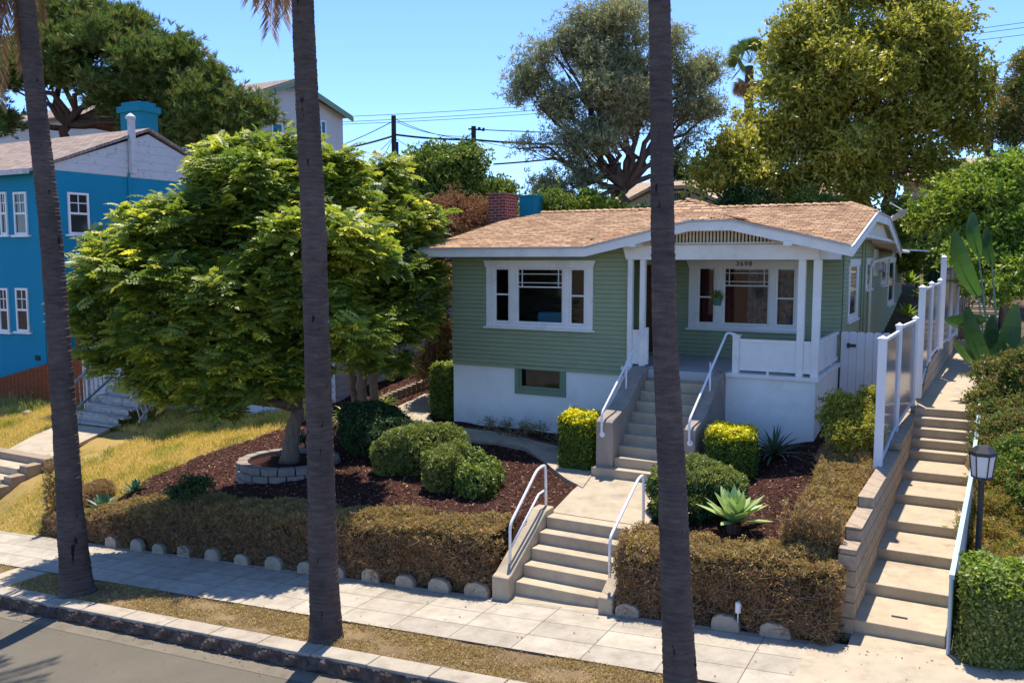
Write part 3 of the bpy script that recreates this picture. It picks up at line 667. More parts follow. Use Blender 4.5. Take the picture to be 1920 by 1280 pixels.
# plain backing behind boards
for a, b, c, d in cells(XH, -6.1, zs_-.09, 2.30, [triL]): mb.box(a, b, YW+.014, YW+.09, c, d)
for a, b, c, d in cells(-7.0, XG-.001, ZF, 2.45, [triR, doorh]): mb.box(a, b, YP+.014, YP+.09, c, d)
mb.box(XG-.09, XG-.014, YP+.1, 33.05, -1.2, 2.36)
mb.box(XH, XH+.09, YW+.1, 25, -.14, 2.36)
mb.prism([(XG-.014, 18.75, 2.36), (XG-.014, 24.95, 2.36), (XG-.014, 21.6, 2.95), (XG-.014, 19.2, 2.95)], (-.06, 0, 0))
mb.box(XH, XG, 24.9, 24.98, -1.0, 2.3)
wall = build(mb, 'wall', 'siding', house)
# gable infill over the porch, vent slats
mb = MB(); n = 24
for i in range(n):
    a = -6.1+3.5*i/n; b = -6.1+3.5*(i+1)/n; mb.prism([(a, 16.03, 2.38), (b, 16.03, 2.38), (b, 16.03, und(b, 16.0)), (a, 16.03, und(a, 16.0))], (0, .05, 0))
build(mb, 'gable_wall', 'siding', house)
mb = MB(); mb.prism([(-5.62, 16.02, 2.43), (-3.30, 16.02, 2.43), (-3.62, 16.02, 2.70), (-3.98, 16.02, 2.78), (-4.76, 16.02, 2.78), (-5.12, 16.02, 2.70)], (0, .008, 0)); vb = build(mb, 'vent', 'vent_dark', house)  # near-black sheet over the gable wall, painted dark for the shade behind the slats
mb = MB(); x = -5.60
def vtop(x): return min(2.43+.30*(x+5.75)/.75, 2.43+.30*(-3.15-x)/.75, 2.70)
while x < -3.32:
    mb.box(x, x+.036, 15.975, 16.01, 2.425, vtop(x)+.01); x += .0655
pts = [(-5.80, 2.43), (-5.55, 2.50), (-5.15, 2.66), (-4.80, 2.72), (-3.98, 2.72), (-3.62, 2.66), (-3.3, 2.50), (-3.08, 2.43)]
for a, b in zip(pts, pts[1:]): mb.prism([(a[0], 15.965, a[1]-.045), (b[0], 15.965, b[1]-.045), (b[0], 15.965, b[1]+.045), (a[0], 15.965, a[1]+.045)], (0, .05, 0))
mb.box(-5.85, -3.02, 15.955, 16.02, 2.405, 2.435)
build(mb, 'slat', 'cream', vb)
# foundation, porch masonry
mb = MB()
FW = (-8.66, -7.47, -.68, -.06)
for a, b, c, d in cells(XH+.01, -6.0, -2.0, zs_-.09, [FW]): mb.box(a, b, YW+.02, YW+.2, c, d)
mb.box(XG-.1, XG-.012, YP, 33, -1.6, -.9)
mb.box(-6.15, -5.62, 15.97, YW+.2, -1.7, -.012)
mb.prism([(-4.14, 15.955, -.012), (-4.02, 15.955, -.012), (-4.02, 15.955, -1.7), (-4.34, 15.955, -1.7), (-4.34, 15.955, -.72), (-4.26, 15.955, -.45), (-4.17, 15.955, -.12)], (0, .2, 0))
mb.box(-4.02, -2.53, 15.955, 16.15, -1.7, -.012); mb.box(-2.70, -2.53, 16.15, 18.72, -1.7, -.012)
fnd = build(mb, 'foundation', 'found', house)
mb = MB(); mb.box(-6.19, -5.62, 15.9, 16.2, -.012, .062); build(mb, 'porch_cap', 'trim', house, bevel=.008)
mb = MB(); mb.box(-4.13, -2.47, 15.9, 16.25, -.012, .062); mb.box(-2.72, -2.47, 16.25, 18.68, -.012, .062)
build(mb, 'porch_cap', 'trim', house, bevel=.008)
mb = MB(); mb.box(-7.0, -2.72, 16.19, YP, -.08, ZF); mb.box(-5.62, -4.13, 16.0, 16.19, -.08, ZF); mb.box(-5.62, -4.13, 15.86, 16.01, -.115, ZF); build(mb, 'porch_floor', 'porchfloor', house, bevel=.006)
mb = MB(); mb.box(-7.0, XG, 15.9, 18.69, 2.44, 2.47); build(mb, 'porch_ceiling', 'cream', house)
# basement window
fwin = window(house, 'F', YW+.02, FW, [(-8.56, -7.57, -.56, -.10)], head=False, mat='shadegreen', sill=False, pane='glass', label='small green framed basement window', depth=.03)
# triple windows
def mun_l(h, w=.014):
    def f(i):
        if i != 1: return None
        a, b, c, d = h[1]; zt = d-.045; zb = zt-.36*1.0
        return [(a+.045, b-.045, zb-.012, zb+.012), (a+.045, b-.045, zt-.09-w/2, zt-.09+w/2), (a+.045, b-.045, zt-.27-w/2, zt-.27+w/2), (a+.13-w/2, a+.13+w/2, zb, zt), (b-.13-w/2, b-.13+w/2, zb, zt)]
    return f
w1 = window(house, 'F', YW, triL, hl, label='wide triple window of the front room with a blue armchair behind the glass', meet=lambda i: 1.42 if i != 1 else None, muntin=mun_l(hl))
w2 = window(house, 'F', YP, triR, hr, label='triple window under the porch with red and grey curtains', meet=lambda i: 1.34 if i != 1 else None, muntin=mun_l(hr))
for wi, (a, b, c, d) in enumerate(sw):
    window(house, 'S', XG, (a, b, c, d), [(a+.26, b-.26, c+.08, d-.12)], pane='glass_dark', sash_w=.045, depth=.02, meet=(lambda i, c=c, d=d: (c+d)/2) if d-c > 1 else None, label='tall narrow side window' if d-c > 1 else 'small side window')
# dark rooms behind the glass
mb = MB()
def room(x0, x1, y0, y1, z0, z1):
    mb.quad((x0, y1, z0), (x1, y1, z0), (x1, y1, z1), (x0, y1, z1)); mb.quad((x0, y0, z0), (x1, y0, z0), (x1, y1, z0), (x0, y1, z0))
    mb.quad((x0, y0, z1), (x1, y0, z1), (x1, y1, z1), (x0, y1, z1)); mb.quad((x0, y0, z0), (x0, y1, z0), (x0, y1, z1), (x0, y0, z1)); mb.quad((x1, y0, z0), (x1, y1, z0), (x1, y1, z1), (x1, y0, z1))
room(XH+.1, -7.1, YW+.1, YW+2.5, .1, 2.3); room(-8.75, -7.4, YW+.1, YW+1.2, -.8, -.02); room(-5.8, XG-.1, YP+.1, YP+2.5, .1, 2.3)
build(mb, 'interior_wall', 'roomwall', house)
def chair():
    r = root('armchair', 'blue upholstered armchair seen through the left triple window', 'armchair', (-8.05, 17.0, .1))
    m = MB(); m.box(-8.35, -7.75, 16.75, 17.3, .35, .62); build(m, 'seat', 'blue_cloth', r, bevel=.06)
    m = MB(); m.box(-8.38, -7.72, 16.55, 16.75, .35, 1.04); build(m, 'backrest', 'blue_cloth', r, bevel=.07)
    for x in (-8.46, -7.74): m = MB(); m.box(x, x+.1, 16.7, 17.3, .3, .8); build(m, 'armrest', 'blue_cloth', r, bevel=.03)
    for x in (-8.4, -7.76):
        for yy in (16.6, 17.2): m = MB(); m.box(x, x+.05, yy, yy+.05, .1, .34); build(m, 'leg', 'door', r)
chair()
mb = MB()
def curtain(x0, x1, y, z0, z1, amp=.025, k=34):
    xs = np.linspace(x0, x1, 60); mb.grid([[(x, y+amp*math.sin(x*k), z) for x in xs] for z in (z0, z1)])
curtain(-5.5, -4.45, YP+.16, .66, 2.1); build(mb, 'curtain', 'curtain_red', w2, label='dark red curtain')
mb = MB(); curtain(-4.45, -3.4, YP+.17, .66, 2.1); build(mb, 'curtain', 'curtain_grey', w2, label='grey patterned curtain')
# front door
mb = MB()
for a, b, c, d in cells(-6.80, -6.02, ZF, 2.16, [(-6.70, -6.10, ZF, 2.04)]): fb(mb, 'F', YP, a, b, -.04, .04, c, d)
dr = build(mb, 'door_frame', 'trim', house)
mb = MB(); mb.box(-6.70, -6.10, YP+.005, YP+.045, ZF+.015, 2.035)
for zz in (.25, .85, 1.45): mb.box(-6.62, -6.43, YP-.004, YP+.01, zz, zz+.48); mb.box(-6.37, -6.18, YP-.004, YP+.01, zz, zz+.48)
dd = build(mb, 'door', 'door', house, label='red-brown panelled front door', bevel=.006)
mb = MB(); mb.tube([(-6.16, YP, 1.0), (-6.16, YP-.05, 1.0)], [.012, .028], 10); build(mb, 'door_knob', 'alum', dd)
# side wall trims: cream gable box on the right end, tie beam, conduit, meter boxes
mb = MB(); mb.prism([(XR-.12, 19.35, 2.66), (XR-.12, 21.45, 2.66), (XR-.12, 21.45, 3.0), (XR-.12, 19.35, 3.0)], (-.03, 0, 0))
mb.prism([(XR-.10, 17.6, 2.62), (XR-.10, 23.2, 2.62), (XR-.10, 21.6, 3.02), (XR-.10, 19.2, 3.02)], (-.4, 0, 0))
gb = build(mb, 'gable_box', 'cream', house)
mb = MB(); mb.box(XR-.5, XR+.05, 17.35, 17.47, 2.56, 2.66); mb.box(XR-.5, XR+.05, 23.35, 23.47, 2.56, 2.66); mb.box(XR-.09, XR-.03, 17.47, 23.35, 2.58, 2.64)
build(mb, 'bracket', 'trim', house, bevel=.006)
mb = MB()
for x in (-5.93, -3.07): mb = MB(); mb.box(x, x+.15, 15.50, 15.97, 2.39, 2.475); build(mb, 'rafter_tail', 'trim', house, bevel=.006)
mb = MB(); mb.prism([(-6.12, 15.94, 2.15), (-2.54, 15.94, 2.15), (-2.54, 15.94, 2.405), (-6.20, 15.94, 2.405)], (0, .15, 0)); mb.box(-2.66, -2.54, 16.09, YP-.01, 2.155, 2.40); mb.box(-6.22, -2.52, 15.925, 16.10, 2.385, 2.42)
build(mb, 'porch_beam', 'trim', house, bevel=.006)
for x0, x1 in ((-6.10, -6.0), (-5.85, -5.745), (-2.885, -2.765), (-2.63, -2.50)):
    mb = MB(); mb.box(x0, x1, 15.98, 15.98+(x1-x0), .062, 2.15); build(mb, 'porch_post', 'trim', house, bevel=.006)
# balustrade
mb = MB(); mb.box(-4.02, -3.90, 15.97, 16.09, .062, .75); mb.box(-4.035, -3.885, 15.955, 16.105, .75, .775)
mb.box(-3.90, -2.885, 16.02, 16.045, .17, .64); mb.box(-3.90, -2.885, 16.0, 16.07, .64, .70); mb.box(-3.90, -2.885, 16.005, 16.06, .12, .18)
mb.box(-2.765, -2.63, 16.02, 16.045, .17, .64); mb.box(-2.765, -2.63, 16.0, 16.07, .64, .70); mb.box(-2.765, -2.63, 16.005, 16.06, .12, .18)
mb.box(-2.585, -2.56, 16.11, 18.62, .17, .64); mb.box(-2.61, -2.53, 16.11, 18.66, .64, .70); mb.box(-2.60, -2.535, 16.11, 18.62, .12, .18)
for x in (-3.4,): mb.box(x, x+.04, 16.0, 16.05, .062, .12)
for yy in (17.0, 17.9): mb.box(-2.59, -2.55, yy, yy+.05, .062, .12)
build(mb, 'balustrade', 'trim', house, bevel=.004); mb = MB(); mb.box(-6.0, -5.85, 16.02, 16.04, .17, .74); mb.box(-6.0, -5.85, 16.0, 16.06, .74, .79); mb.box(-6.0, -5.85, 16.005, 16.055, .12, .18); mb.box(-5.745, -5.67, 15.99, 16.05, .12, .84)
build(mb, 'balustrade', 'trim', house, bevel=.004)
mb = MB(); mb.box(-6.6, -5.9, 18.05, 18.5, ZF+.003, ZF+.02); dm = build(mb, 'door_mat', 'rock', None, label='brown door mat in front of the front door', cat='door mat')
# exterior wiring, conduit, meter
mb = MB()
pp = [(XG+.42, 24.9, 2.36), (XG+.40, 24.6, 2.22), (XG+.12, 23.1, 2.10), (XG+.06, 22.95, 1.95), (XG+.06, 22.95, -.8)]
mb.tube(pp, .042, 8); build(mb, 'downpipe', 'cream', house)
mb = MB(); mb.tube([(XG+.035, 21.6, -.9), (XG+.035, 21.6, 2.6)], .03, 6); mb.tube([(XG+.035, 22.15, -.9), (XG+.035, 22.15, 2.6)], .022, 6); build(mb, 'conduit', 'siding', house)
mb = MB(); mb.box(XG+.016, XG+.05, 23.9, 24.8, 1.73, 2.42); mt = build(mb, 'meter_board', 'cream', house, bevel=.01)
mb = MB(); mb.box(XG+.05, XG+.16, 24.1, 24.6, 1.9, 2.2); mb.tube([(XG+.05, 24.9, 1.95), (XG+.2, 24.9, 1.95)], .13, 14); build(mb, 'electric_meter', 'alum', mt)
mb = MB(); mb.tube([(XR, 22.6, 3.0), (XR+.2, 22.6, 3.02)], .03, 6); mb.tube([(XR-.1, 21.9, 3.14), (XR+.15, 21.9, 3.16)], .05, 8)
# rear wing low roof
mb = MB(); mb.prism([(-7, YB-.1, 2.42), (XG+.35, YB-.1, 2.42), (XG+.35, 33.4, 2.40), (-7, 33.4, 2.40)], (0, 0, .09)); build(mb, 'rear_roof', 'shingle', house)
mb = MB(); mb.prism([(XG+.02, 30.5, 2.46), (XG+.95, 30.5, 2.40), (XG+.95, 33.2, 2.40), (XG+.02, 33.2, 2.56)], (0, 0, .05)); build(mb, 'awning', 'trim', house)
mb = MB(); mb.tube([(XG+.36, 25.3, 2.40), (XG+.36, 33.3, 2.40)], .05, 8); build(mb, 'gutter', 'trim', house)
# house number
def text(s, name, loc, size, mat, parent, ext=.006, rot=(R_(90), 0, 0), **k):
    c = bpy.data.curves.new(name, 'FONT'); c.body = s; c.size = size; c.extrude = ext; c.space_character = 1.25
    o = bpy.data.objects.new(name, c); C.objects.link(o); bpy.context.view_layer.update()
    me = bpy.data.meshes.new_from_object(o.evaluated_get(bpy.context.evaluated_depsgraph_get())); bpy.data.objects.remove(o)
    n = bpy.data.objects.new(name, me); me.materials.append(MT[mat]); n.rotation_euler = rot
    n.location = Vector(loc)-(wloc(parent) if parent else Vector((0, 0, 0))); return finish(n, parent, **k)
text('3698', 'house_number', (-4.66, YP-.064, 2.02), .145, 'black', house, label='black house number 3698')
# chimney
mb = MB(); mb.box(-11.20, -10.72, 19.40, 20.05, -.6, 3.78); mb.box(-11.22, -10.70, 19.38, 20.07, 3.78, 3.84)
ch = build(mb, 'chimney', 'brick', house, label='red brick chimney with white mortar')
# satellite dish on the right gable end
d = root('satellite_dish', 'grey satellite dish on a bent arm at the right end of the tan roof', 'satellite dish', (XR-.05, 21.9, 3.15))
mb = MB(); a = Vector((-1.82, 22.9, 3.20)); rows = []
ax_n = Vector((-.55, .25, .80)).normalized(); ux = ax_n.orthogonal().normalized(); uy = ax_n.cross(ux)
for k in range(6):
    r = .21*k/5; rows.append([a+(ux*math.cos(t)+uy*math.sin(t))*max(r, .003)+ax_n*(r*r*.8) for t in np.linspace(0, 2*math.pi, 25)])
mb.grid(rows); rows2 = [[p-ax_n*.012 for p in r] for r in rows]; mb.grid(rows2); build(mb, 'reflector', 'alum', d, smooth=True)
mb = MB(); mb.tube([(XR-.05, 22.3, 3.05), (XR, 22.8, 3.2), tuple(a-ax_n*.02)], .022, 8); mb.tube([tuple(a-uy*.2), tuple(a+ax_n*.38)], .013, 6); mb.box(a.x+ax_n.x*.38-.03, a.x+ax_n.x*.38+.03, a.y-.07, a.y+.0, a.z+ax_n.z*.38-.03, a.z+ax_n.z*.38+.03)
build(mb, 'arm', 'alum', d)

# ================================================================== ENTRY STAIRS
def steps_prism(mb, L, Rr, zt, zb):
    """solid tread from left/right nosing to next: L,R lists of (x,y)"""
    pass
es = root('porch_stairs', 'concrete stairs with curved cheek walls rising to the porch of the green house', 'stairs', (-4.95, 15.0, -1.65))
rz = .172; y0 = 14.02; tr = .205
prof = []; z = -1.66; yy = y0
mb = MB(); mb.prism([(-5.96, 13.93, -1.9), (-5.96, 13.93, -1.50), (-5.96, 14.25, -1.50), (-5.96, 14.25, -1.9)], (2.05, 0, 0))
poly = [(-5.61, 14.1, -1.9)]
yv = 14.14; zv = -1.50
for i in range(9):
    nz = -1.50+(ZF-.03+1.50)*(i+1)/9
    poly += [(-5.61, yv, zv), (-5.61, yv, nz)]; zv = nz; yv += .218
poly[-1] = (-5.61, poly[-1][1], ZF-.012); poly += [(-5.61, yv+.15, ZF-.012), (-5.61, yv+.15, -1.9)]
poly = [p for p in poly]
mb.prism(poly, (1.30, 0, 0)); build(mb, 'step', 'concrete2', es, bevel=.012)
cheek = [(14.04, -1.52), (14.04, -.70), (14.10, -.655), (14.40, -.585), (14.62, -.52), (14.85, -.42), (15.10, -.27), (15.35, -.10), (15.60, .035), (15.80, .085), (15.96, .095), (15.96, -1.5)]
for x0, x1, nm in ((-5.92, -5.605, 'left'), (-4.315, -4.12, 'right')):
    mb = MB(); mb.prism([(x0, a, b) for a, b in cheek], (x1-x0, 0, 0)); build(mb, 'cheek_wall', 'cheek', es, bevel=.018)
def rail(name, label, pts, posts, extra=None, r=.021, group=None, flange=()):
    rt = root(name, label, 'handrail', tuple(pts[0]), group)
    mb = MB(); P_ = [Vector(p) for p in pts]; out = [P_[0]]                 # rounded elbows
    for a, b, c in zip(P_, P_[1:], P_[2:]):
        l = min(.10, (b-a).length*.4, (c-b).length*.4); p1 = b+(a-b).normalized()*l; p2 = b+(c-b).normalized()*l
        out += [p1.lerp(b, k).lerp(b.lerp(p2, k), k) for k in (0, .25, .5, .75, 1)]
    out.append(P_[-1]); mb.tube(out, r, 10); build(mb, 'rail', 'metalwhite', rt, smooth=True)
    for a, b in posts: mb = MB(); mb.tube([a, b], r*.8, 8); build(mb, 'baluster', 'metalwhite', rt, smooth=True)
    if extra:
        for e in extra: mb = MB(); mb.tube(e, r*.85, 8); build(mb, 'lower_rail', 'metalwhite', rt, smooth=True)
    for (p, nrm) in flange:
        mb = MB(); p = Vector(p); mb.tube([p, p+Vector(nrm)*.018], .05, 14); build(mb, 'flange', 'metalwhite', rt)
c1 = lambda x, y: (1080+x*.2344, 600+y*.2344)
c2 = lambda x, y: (900+x*.25, 840+y*.25)
xl = -5.80
e0 = PY(*c1(205, 915), 14.0); e1 = PY(*c1(205, 745), 13.99); e2 = PX(*c1(545, 70), -5.72); e3 = PX(*c1(590, 65), -5.70)
b1 = PX(*c1(400, 625), -5.78); t1 = e1.lerp(e2, (b1.y-e1.y)/(e2.y-e1.y))
rail('handrail', 'white pipe handrail on the left cheek wall of the porch stairs', [e0+Vector((0, .03, 0)), e0, e1, e2, (e2.x+.05, 16.0, e2.z+.01)], [(tuple(b1), (b1.x, b1.y, t1.z))], flange=[(e0+Vector((0, .035, 0)), (0, -1, 0)), (b1, (0, 0, 1))], group='white pipe handrails')
e0 = PY(*c1(908, 985), 14.0); e1 = PY(*c1(905, 805), 13.99); e2 = PX(*c1(1208, 97), -4.12); b1 = PX(*c1(1068, 690), -4.22); t1 = e1.lerp(e2, (b1.y-e1.y)/(e2.y-e1.y))
rail('handrail', 'white pipe handrail on the right cheek wall of the porch stairs', [e0+Vector((0, .03, 0)), e0, e1, e2, (-3.97, 16.03, .77)], [(tuple(b1), (b1.x, b1.y, t1.z))], flange=[(e0+Vector((0, .035, 0)), (0, -1, 0)), (b1, (0, 0, 1))], group='white pipe handrails')
# street stairs
ls = root('street_stairs', 'short concrete stairs between the hedges from sidewalk to garden walk', 'stairs', (-5.0, 11.1, -2.65))
mb = MB(); poly = [(-5.70, 10.40, -2.95), (-5.70, 10.62, -2.95)]
poly = [(-5.70, 10.60, -2.95)]; yv = 10.60; zv = -2.60
for i in range(5):
    nz = -2.60+.17*(i+1); poly += [(-5.70, yv, zv), (-5.70, yv, nz)]; zv = nz; yv += .253
poly += [(-5.70, yv+.25, zv), (-5.70, yv+.25, -2.95)]
mb.prism(poly, (1.36, 0, 0)); build(mb, 'step', 'concrete2', ls, bevel=.012)
mb = MB(); mb.add([(-5.98, 10.44, -2.67), (-4.30, 10.44, -2.56), (-4.30, 10.61, -2.56), (-5.98, 10.61, -2.61)], [(0, 1, 2, 3)]); mb.box(-5.98, -4.30, 10.445, 10.6, -2.95, -2.69); build(mb, 'landing', 'concrete2', ls)
for x0, x1 in ((-5.97, -5.705), (-4.335, -4.13)):
    mb = MB(); mb.prism([(x0, 10.40, -2.9), (x0, 10.40, -2.33), (x0, 10.52, -2.30), (x0, 11.62, -1.66), (x0, 11.9, -1.66), (x0, 11.9, -2.9)], (x1-x0, 0, 0)); build(mb, 'cheek_wall', 'concrete2', ls, bevel=.02)
xa = -5.83
a0 = PX(*c2(222, 960), xa); a1 = PX(*c2(225, 572), xa); a2 = PX(*c2(430, 158), xa); a3 = PX(*c2(492, 120), xa); a4 = PX(*c2(505, 470), xa)
m0 = PX(*c2(228, 760), xa); m1 = PX(*c2(440, 345), xa); m2 = PX(*c2(495, 308), xa)
rail('handrail', 'white double pipe handrail left of the street stairs beside the long hedge', [(a1.x, a1.y, -2.32), a1, a2, a3, (a3.x, a3.y+.02, -1.68)], [], [[(a1.x, a1.y, m0.z), tuple(m1), (a3.x, a3.y+.01, m2.z)]], group='white pipe handrails')
xa = -4.24
a1 = PX(*c2(975, 670), xa); a2 = PX(*c2(1190, 225), xa); a3 = PX(*c2(1226, 198), xa)
rail('handrail', 'white pipe handrail right of the street stairs beside the front palm', [(a1.x, a1.y, a1.z-.55), a1, a2, a3, (a3.x, a3.y+.02, -1.68)], [], None, group='white pipe handrails')

# ================================================================== GARDEN WALKS (structure)
def drape(name, L, Rr, mat, dz=.03, n=8, skirt=.08, flat=None, **k):
    mb = MB(); rows = []
    def dens(A):
        o = []
        for a, b in zip(A, A[1:]):
            m = max(2, int(math.dist(a[:2], b[:2])/.12))
            o += [tuple(np.array(a)*(1-t/m)+np.array(b)*(t/m)) for t in range(m)]
        return o+[A[-1]]
    def resamp(A, m):
        A = np.array(A, float); d = np.r_[0, np.cumsum(np.linalg.norm(np.diff(A, axis=0), axis=1))]; t = np.linspace(0, d[-1], m)
        return np.stack([np.interp(t, d, A[:, i]) for i in range(A.shape[1])], 1)
    m = 50; Lr = resamp(L, m); Rr_ = resamp(Rr, m)
    for i in range(m):
        row = []
        for t in np.linspace(0, 1, n):
            p = Lr[i]*(1-t)+Rr_[i]*t; z = p[2] if len(p) > 2 else G(p[0], p[1])+dz; row.append((p[0], p[1], z))
        rows.append([(row[0][0], row[0][1], row[0][2]-skirt)]+row+[(row[-1][0], row[-1][1], row[-1][2]-skirt)])
    mb.grid(rows); return build(mb, name, mat, **k)
drape('garden_walk', [(-5.72, 11.85, -1.742), (-5.9, 13.0, -1.70), (-5.98, 13.95, -1.655), (-5.98, 14.2, -1.65)], [(-4.25, 11.85, -1.742), (-4.15, 13.0, -1.70), (-3.95, 13.95, -1.655), (-3.95, 14.2, -1.65)], 'concrete', kind='structure', label='garden walk from the street stairs to the porch stairs')
Lp = [PZ(*c2(770, 300), -1.69), PZ(*c2(640, 225), -1.66), PZ(*c2(480, 100), -1.61), PZ(*c2(330, 5), -1.57), PZ(930, 812, -1.55)]
Rp = [PZ(*c2(860, 185), -1.66), PZ(*c2(760, 120), -1.64), PZ(*c2(640, 30), -1.60), PZ(1020, 830, -1.55), PZ(975, 812, -1.52)]
Lq = [(p.x, p.y) for p in Lp[:4]]+[(-8.55, 14.95), (-9.9, 14.8), (-11.2, 14.95), (-11.9, 15.5), (-12.1, 16.4), (-12.0, 17.6)]
Rq = [(p.x, p.y) for p in Rp[:3]]+[(-7.75, 15.35), (-8.5, 15.62), (-9.6, 15.62), (-10.5, 15.75), (-10.95, 16.2), (-11.0, 16.9), (-11.0, 17.7)]
drape('side_walk', Lq, Rq, 'concrete', dz=.065, skirt=.14, kind='structure', label='curved concrete path along the front of the green house')
mb = MB(); mb.tube([(p[0]-.02, p[1]+.04, G(p[0], p[1])+.075) for p in Rq[:6]], .022, 6); build(mb, 'path_edging', 'leaf_brown', label='thin brown edging strip along the curved path', cat='edging')

# ================================================================== PUBLIC STAIRS, RETAINING WALL, FENCE
def xw(y): return -1.19+.026*(y-10.5)                         # right face of the retaining wall
def xr(y): return -.20+.030*(y-10.9)                          # right side of the stairs
ps = root('public_stairs', 'long flight of worn concrete steps climbing between block wall and pale blue rail', 'stairs', (-.65, 12.5, -2.33))
noses = [(10.88, -2.18), (11.83, -2.03), (12.88, -1.88), (13.85, -1.73), (14.92, -1.58), (15.98, -1.43), (16.96, -1.27), (17.22, -1.11), (17.46, -.95), (17.70, -.79), (17.94, -.64)]
noses2 = [(30.0, -.50), (30.3, -.34), (30.6, -.18), (30.9, -.02), (31.2, .13)]
noses3 = [(36.0, .29), (36.35, .45), (36.7, .61), (37.05, .77), (37.4, .93)]
noses4 = [(41.0, 1.10), (41.35, 1.26), (41.7, 1.42), (42.05, 1.58)]
def flight(ns, yend, zlo):
    for i, (y, z) in enumerate(ns):
        y2 = ns[i+1][0]+.02 if i+1 < len(ns) else yend
        mb = MB(); a, b = xw(y)-.03, xr(y); c, d = xw(y2)-.03, xr(y2); zb = z-.5
        mb.add([(a, y, zb), (b, y, zb), (d, y2, zb), (c, y2, zb), (a, y, z), (b, y, z), (d, y2, z), (c, y2, z)], [(0, 3, 2, 1), (4, 5, 6, 7), (0, 1, 5, 4), (1, 2, 6, 5), (2, 3, 7, 6), (3, 0, 4, 7)])
        build(mb, 'step', 'concrete2', ps, bevel=.012)
flight(noses, 30.02, 0); flight(noses2, 36.02, 0); flight(noses3, 41.02, 0); flight(noses4, 45.9, 0)
pl = MB(); pl.box(-.80, -.62, 11.18, 11.235, -2.181, -2.176); build(pl, 'plate', 'pole', ps)
# wall of tan blocks: profile of its top over y
top = [(10.45, -1.30), (11.2, -1.30), (11.2, -1.14), (12.2, -1.14), (12.2, -1.0), (15.4, -1.0), (15.4, -.86), (18.2, -.80), (18.5, -.68), (20.3, -.10), (23.4, .05), (26.9, .05), (29.5, .12), (30, .35), (38, .95), (39, 1.3), (46, 1.5)]
rw = root('retaining_wall', 'tan concrete block retaining wall stepping up along the public stairs', 'wall', (-1.3, 12, -2.4))
def wallseg(y0, y1, nm):
    pts = [(y0, np.interp(y0, [t[0] for t in top], [t[1] for t in top]))]+[t for t in top if y0 < t[0] < y1]
    if nm == 'first': pts = [(10.8, -1.30)]+[t for t in top if 11 < t[0] <= 12.2]+[(15.4, -1.0)]
    pts.append((y1, np.interp(y1-1e-3, [t[0] for t in top], [t[1] for t in top])))
    mb = MB(); fr = [(xw(y), y, z) for y, z in pts]; bk = [(xw(y)-.20, y, z) for y, z in pts]
    lo = [(xw(y1), y1, -3.2), (xw(y0), y0, -3.2)]; lb = [(xw(y1)-.2, y1, -3.2), (xw(y0)-.2, y0, -3.2)]
    F = fr+lo; B = bk+lb; n = len(F)
    mb.add(F+B, [tuple(range(n)), tuple(range(n, 2*n))[::-1]]+[(i, i+n, (i+1) % n+n, (i+1) % n) for i in range(n)]); build(mb, 'wall_section', 'cmu', rw)
wallseg(10.80, 15.4, 'first'); wallseg(15.402, 20.3, ''); wallseg(20.302, 46, '')
mb = MB(); mb.box(-1.40, 0.0, 0, 0, 0, 0) if False else None
# fence posts and smoky panels
fp = [(14.2, 1657, .99), (16.4, 1687, 1.05), (18.5, 1717, 1.05), (18.85, 1727.5, 1.64), (20.9, 1744, 1.67), (22.9, 1759.5, 1.70), (23.2, 1765, 2.24), (25.2, 1780, 2.05), (27.1, 1792, 1.92)]
fe = root('panel_fence', 'white vinyl post fence with smoky see-through panels stepping up the block wall', 'fence', (-1.28, 18, -1))
FP = []
for i, (y, px, zt) in enumerate(fp):
    x = PY(px, 600, y).x; zb = float(np.interp(y, [t[0] for t in top], [t[1] for t in top])) if i else -1.22
    FP.append((x, y, zb, zt)); h = .062 if i not in (1, 2, 4, 5) else .05
    mb = MB(); mb.box(x-h, x+h, y-h, y+h, zb-.02, zt-.05); p = build(mb, 'post', 'pvc', fe, bevel=.006)
    mb = MB(); mb.box(x-h-.012, x+h+.012, y-h-.012, y+h+.012, zt-.05, zt-.02); mb.add([(x-h, y-h, zt-.02), (x+h, y-h, zt-.02), (x+h, y+h, zt-.02), (x-h, y+h, zt-.02), (x, y, zt+.02)], [(0, 1, 4), (1, 2, 4), (2, 3, 4), (3, 0, 4)]); build(mb, 'cap', 'pvc', p)
for i in range(8):
    if i in (2, 5): continue
    a, b = FP[i], FP[i+1]; z0a, z0b = a[2]+.10, b[2]+.10
    zt = min(a[3], b[3])-.10
    if i == 0: z0a = -1.0
    mb = MB(); d = .006
    mb.prism([(a[0], a[1]+.05, z0a), (b[0], b[1]-.05, z0b), (b[0], b[1]-.05, zt), (a[0], a[1]+.05, zt)], (.008, 0, 0)); build(mb, 'panel', 'panel', fe)
    mb = MB()
    for za, zb_ in ((z0a-.04, z0b-.04), (zt, zt)):
        mb = MB(); mb.prism([(a[0]-.02, a[1]+.05, za), (b[0]-.02, b[1]-.05, zb_), (b[0]-.02, b[1]-.05, zb_+.045), (a[0]-.02, a[1]+.05, za+.045)], (.045, 0, 0)); build(mb, 'rail', 'pvc', fe)
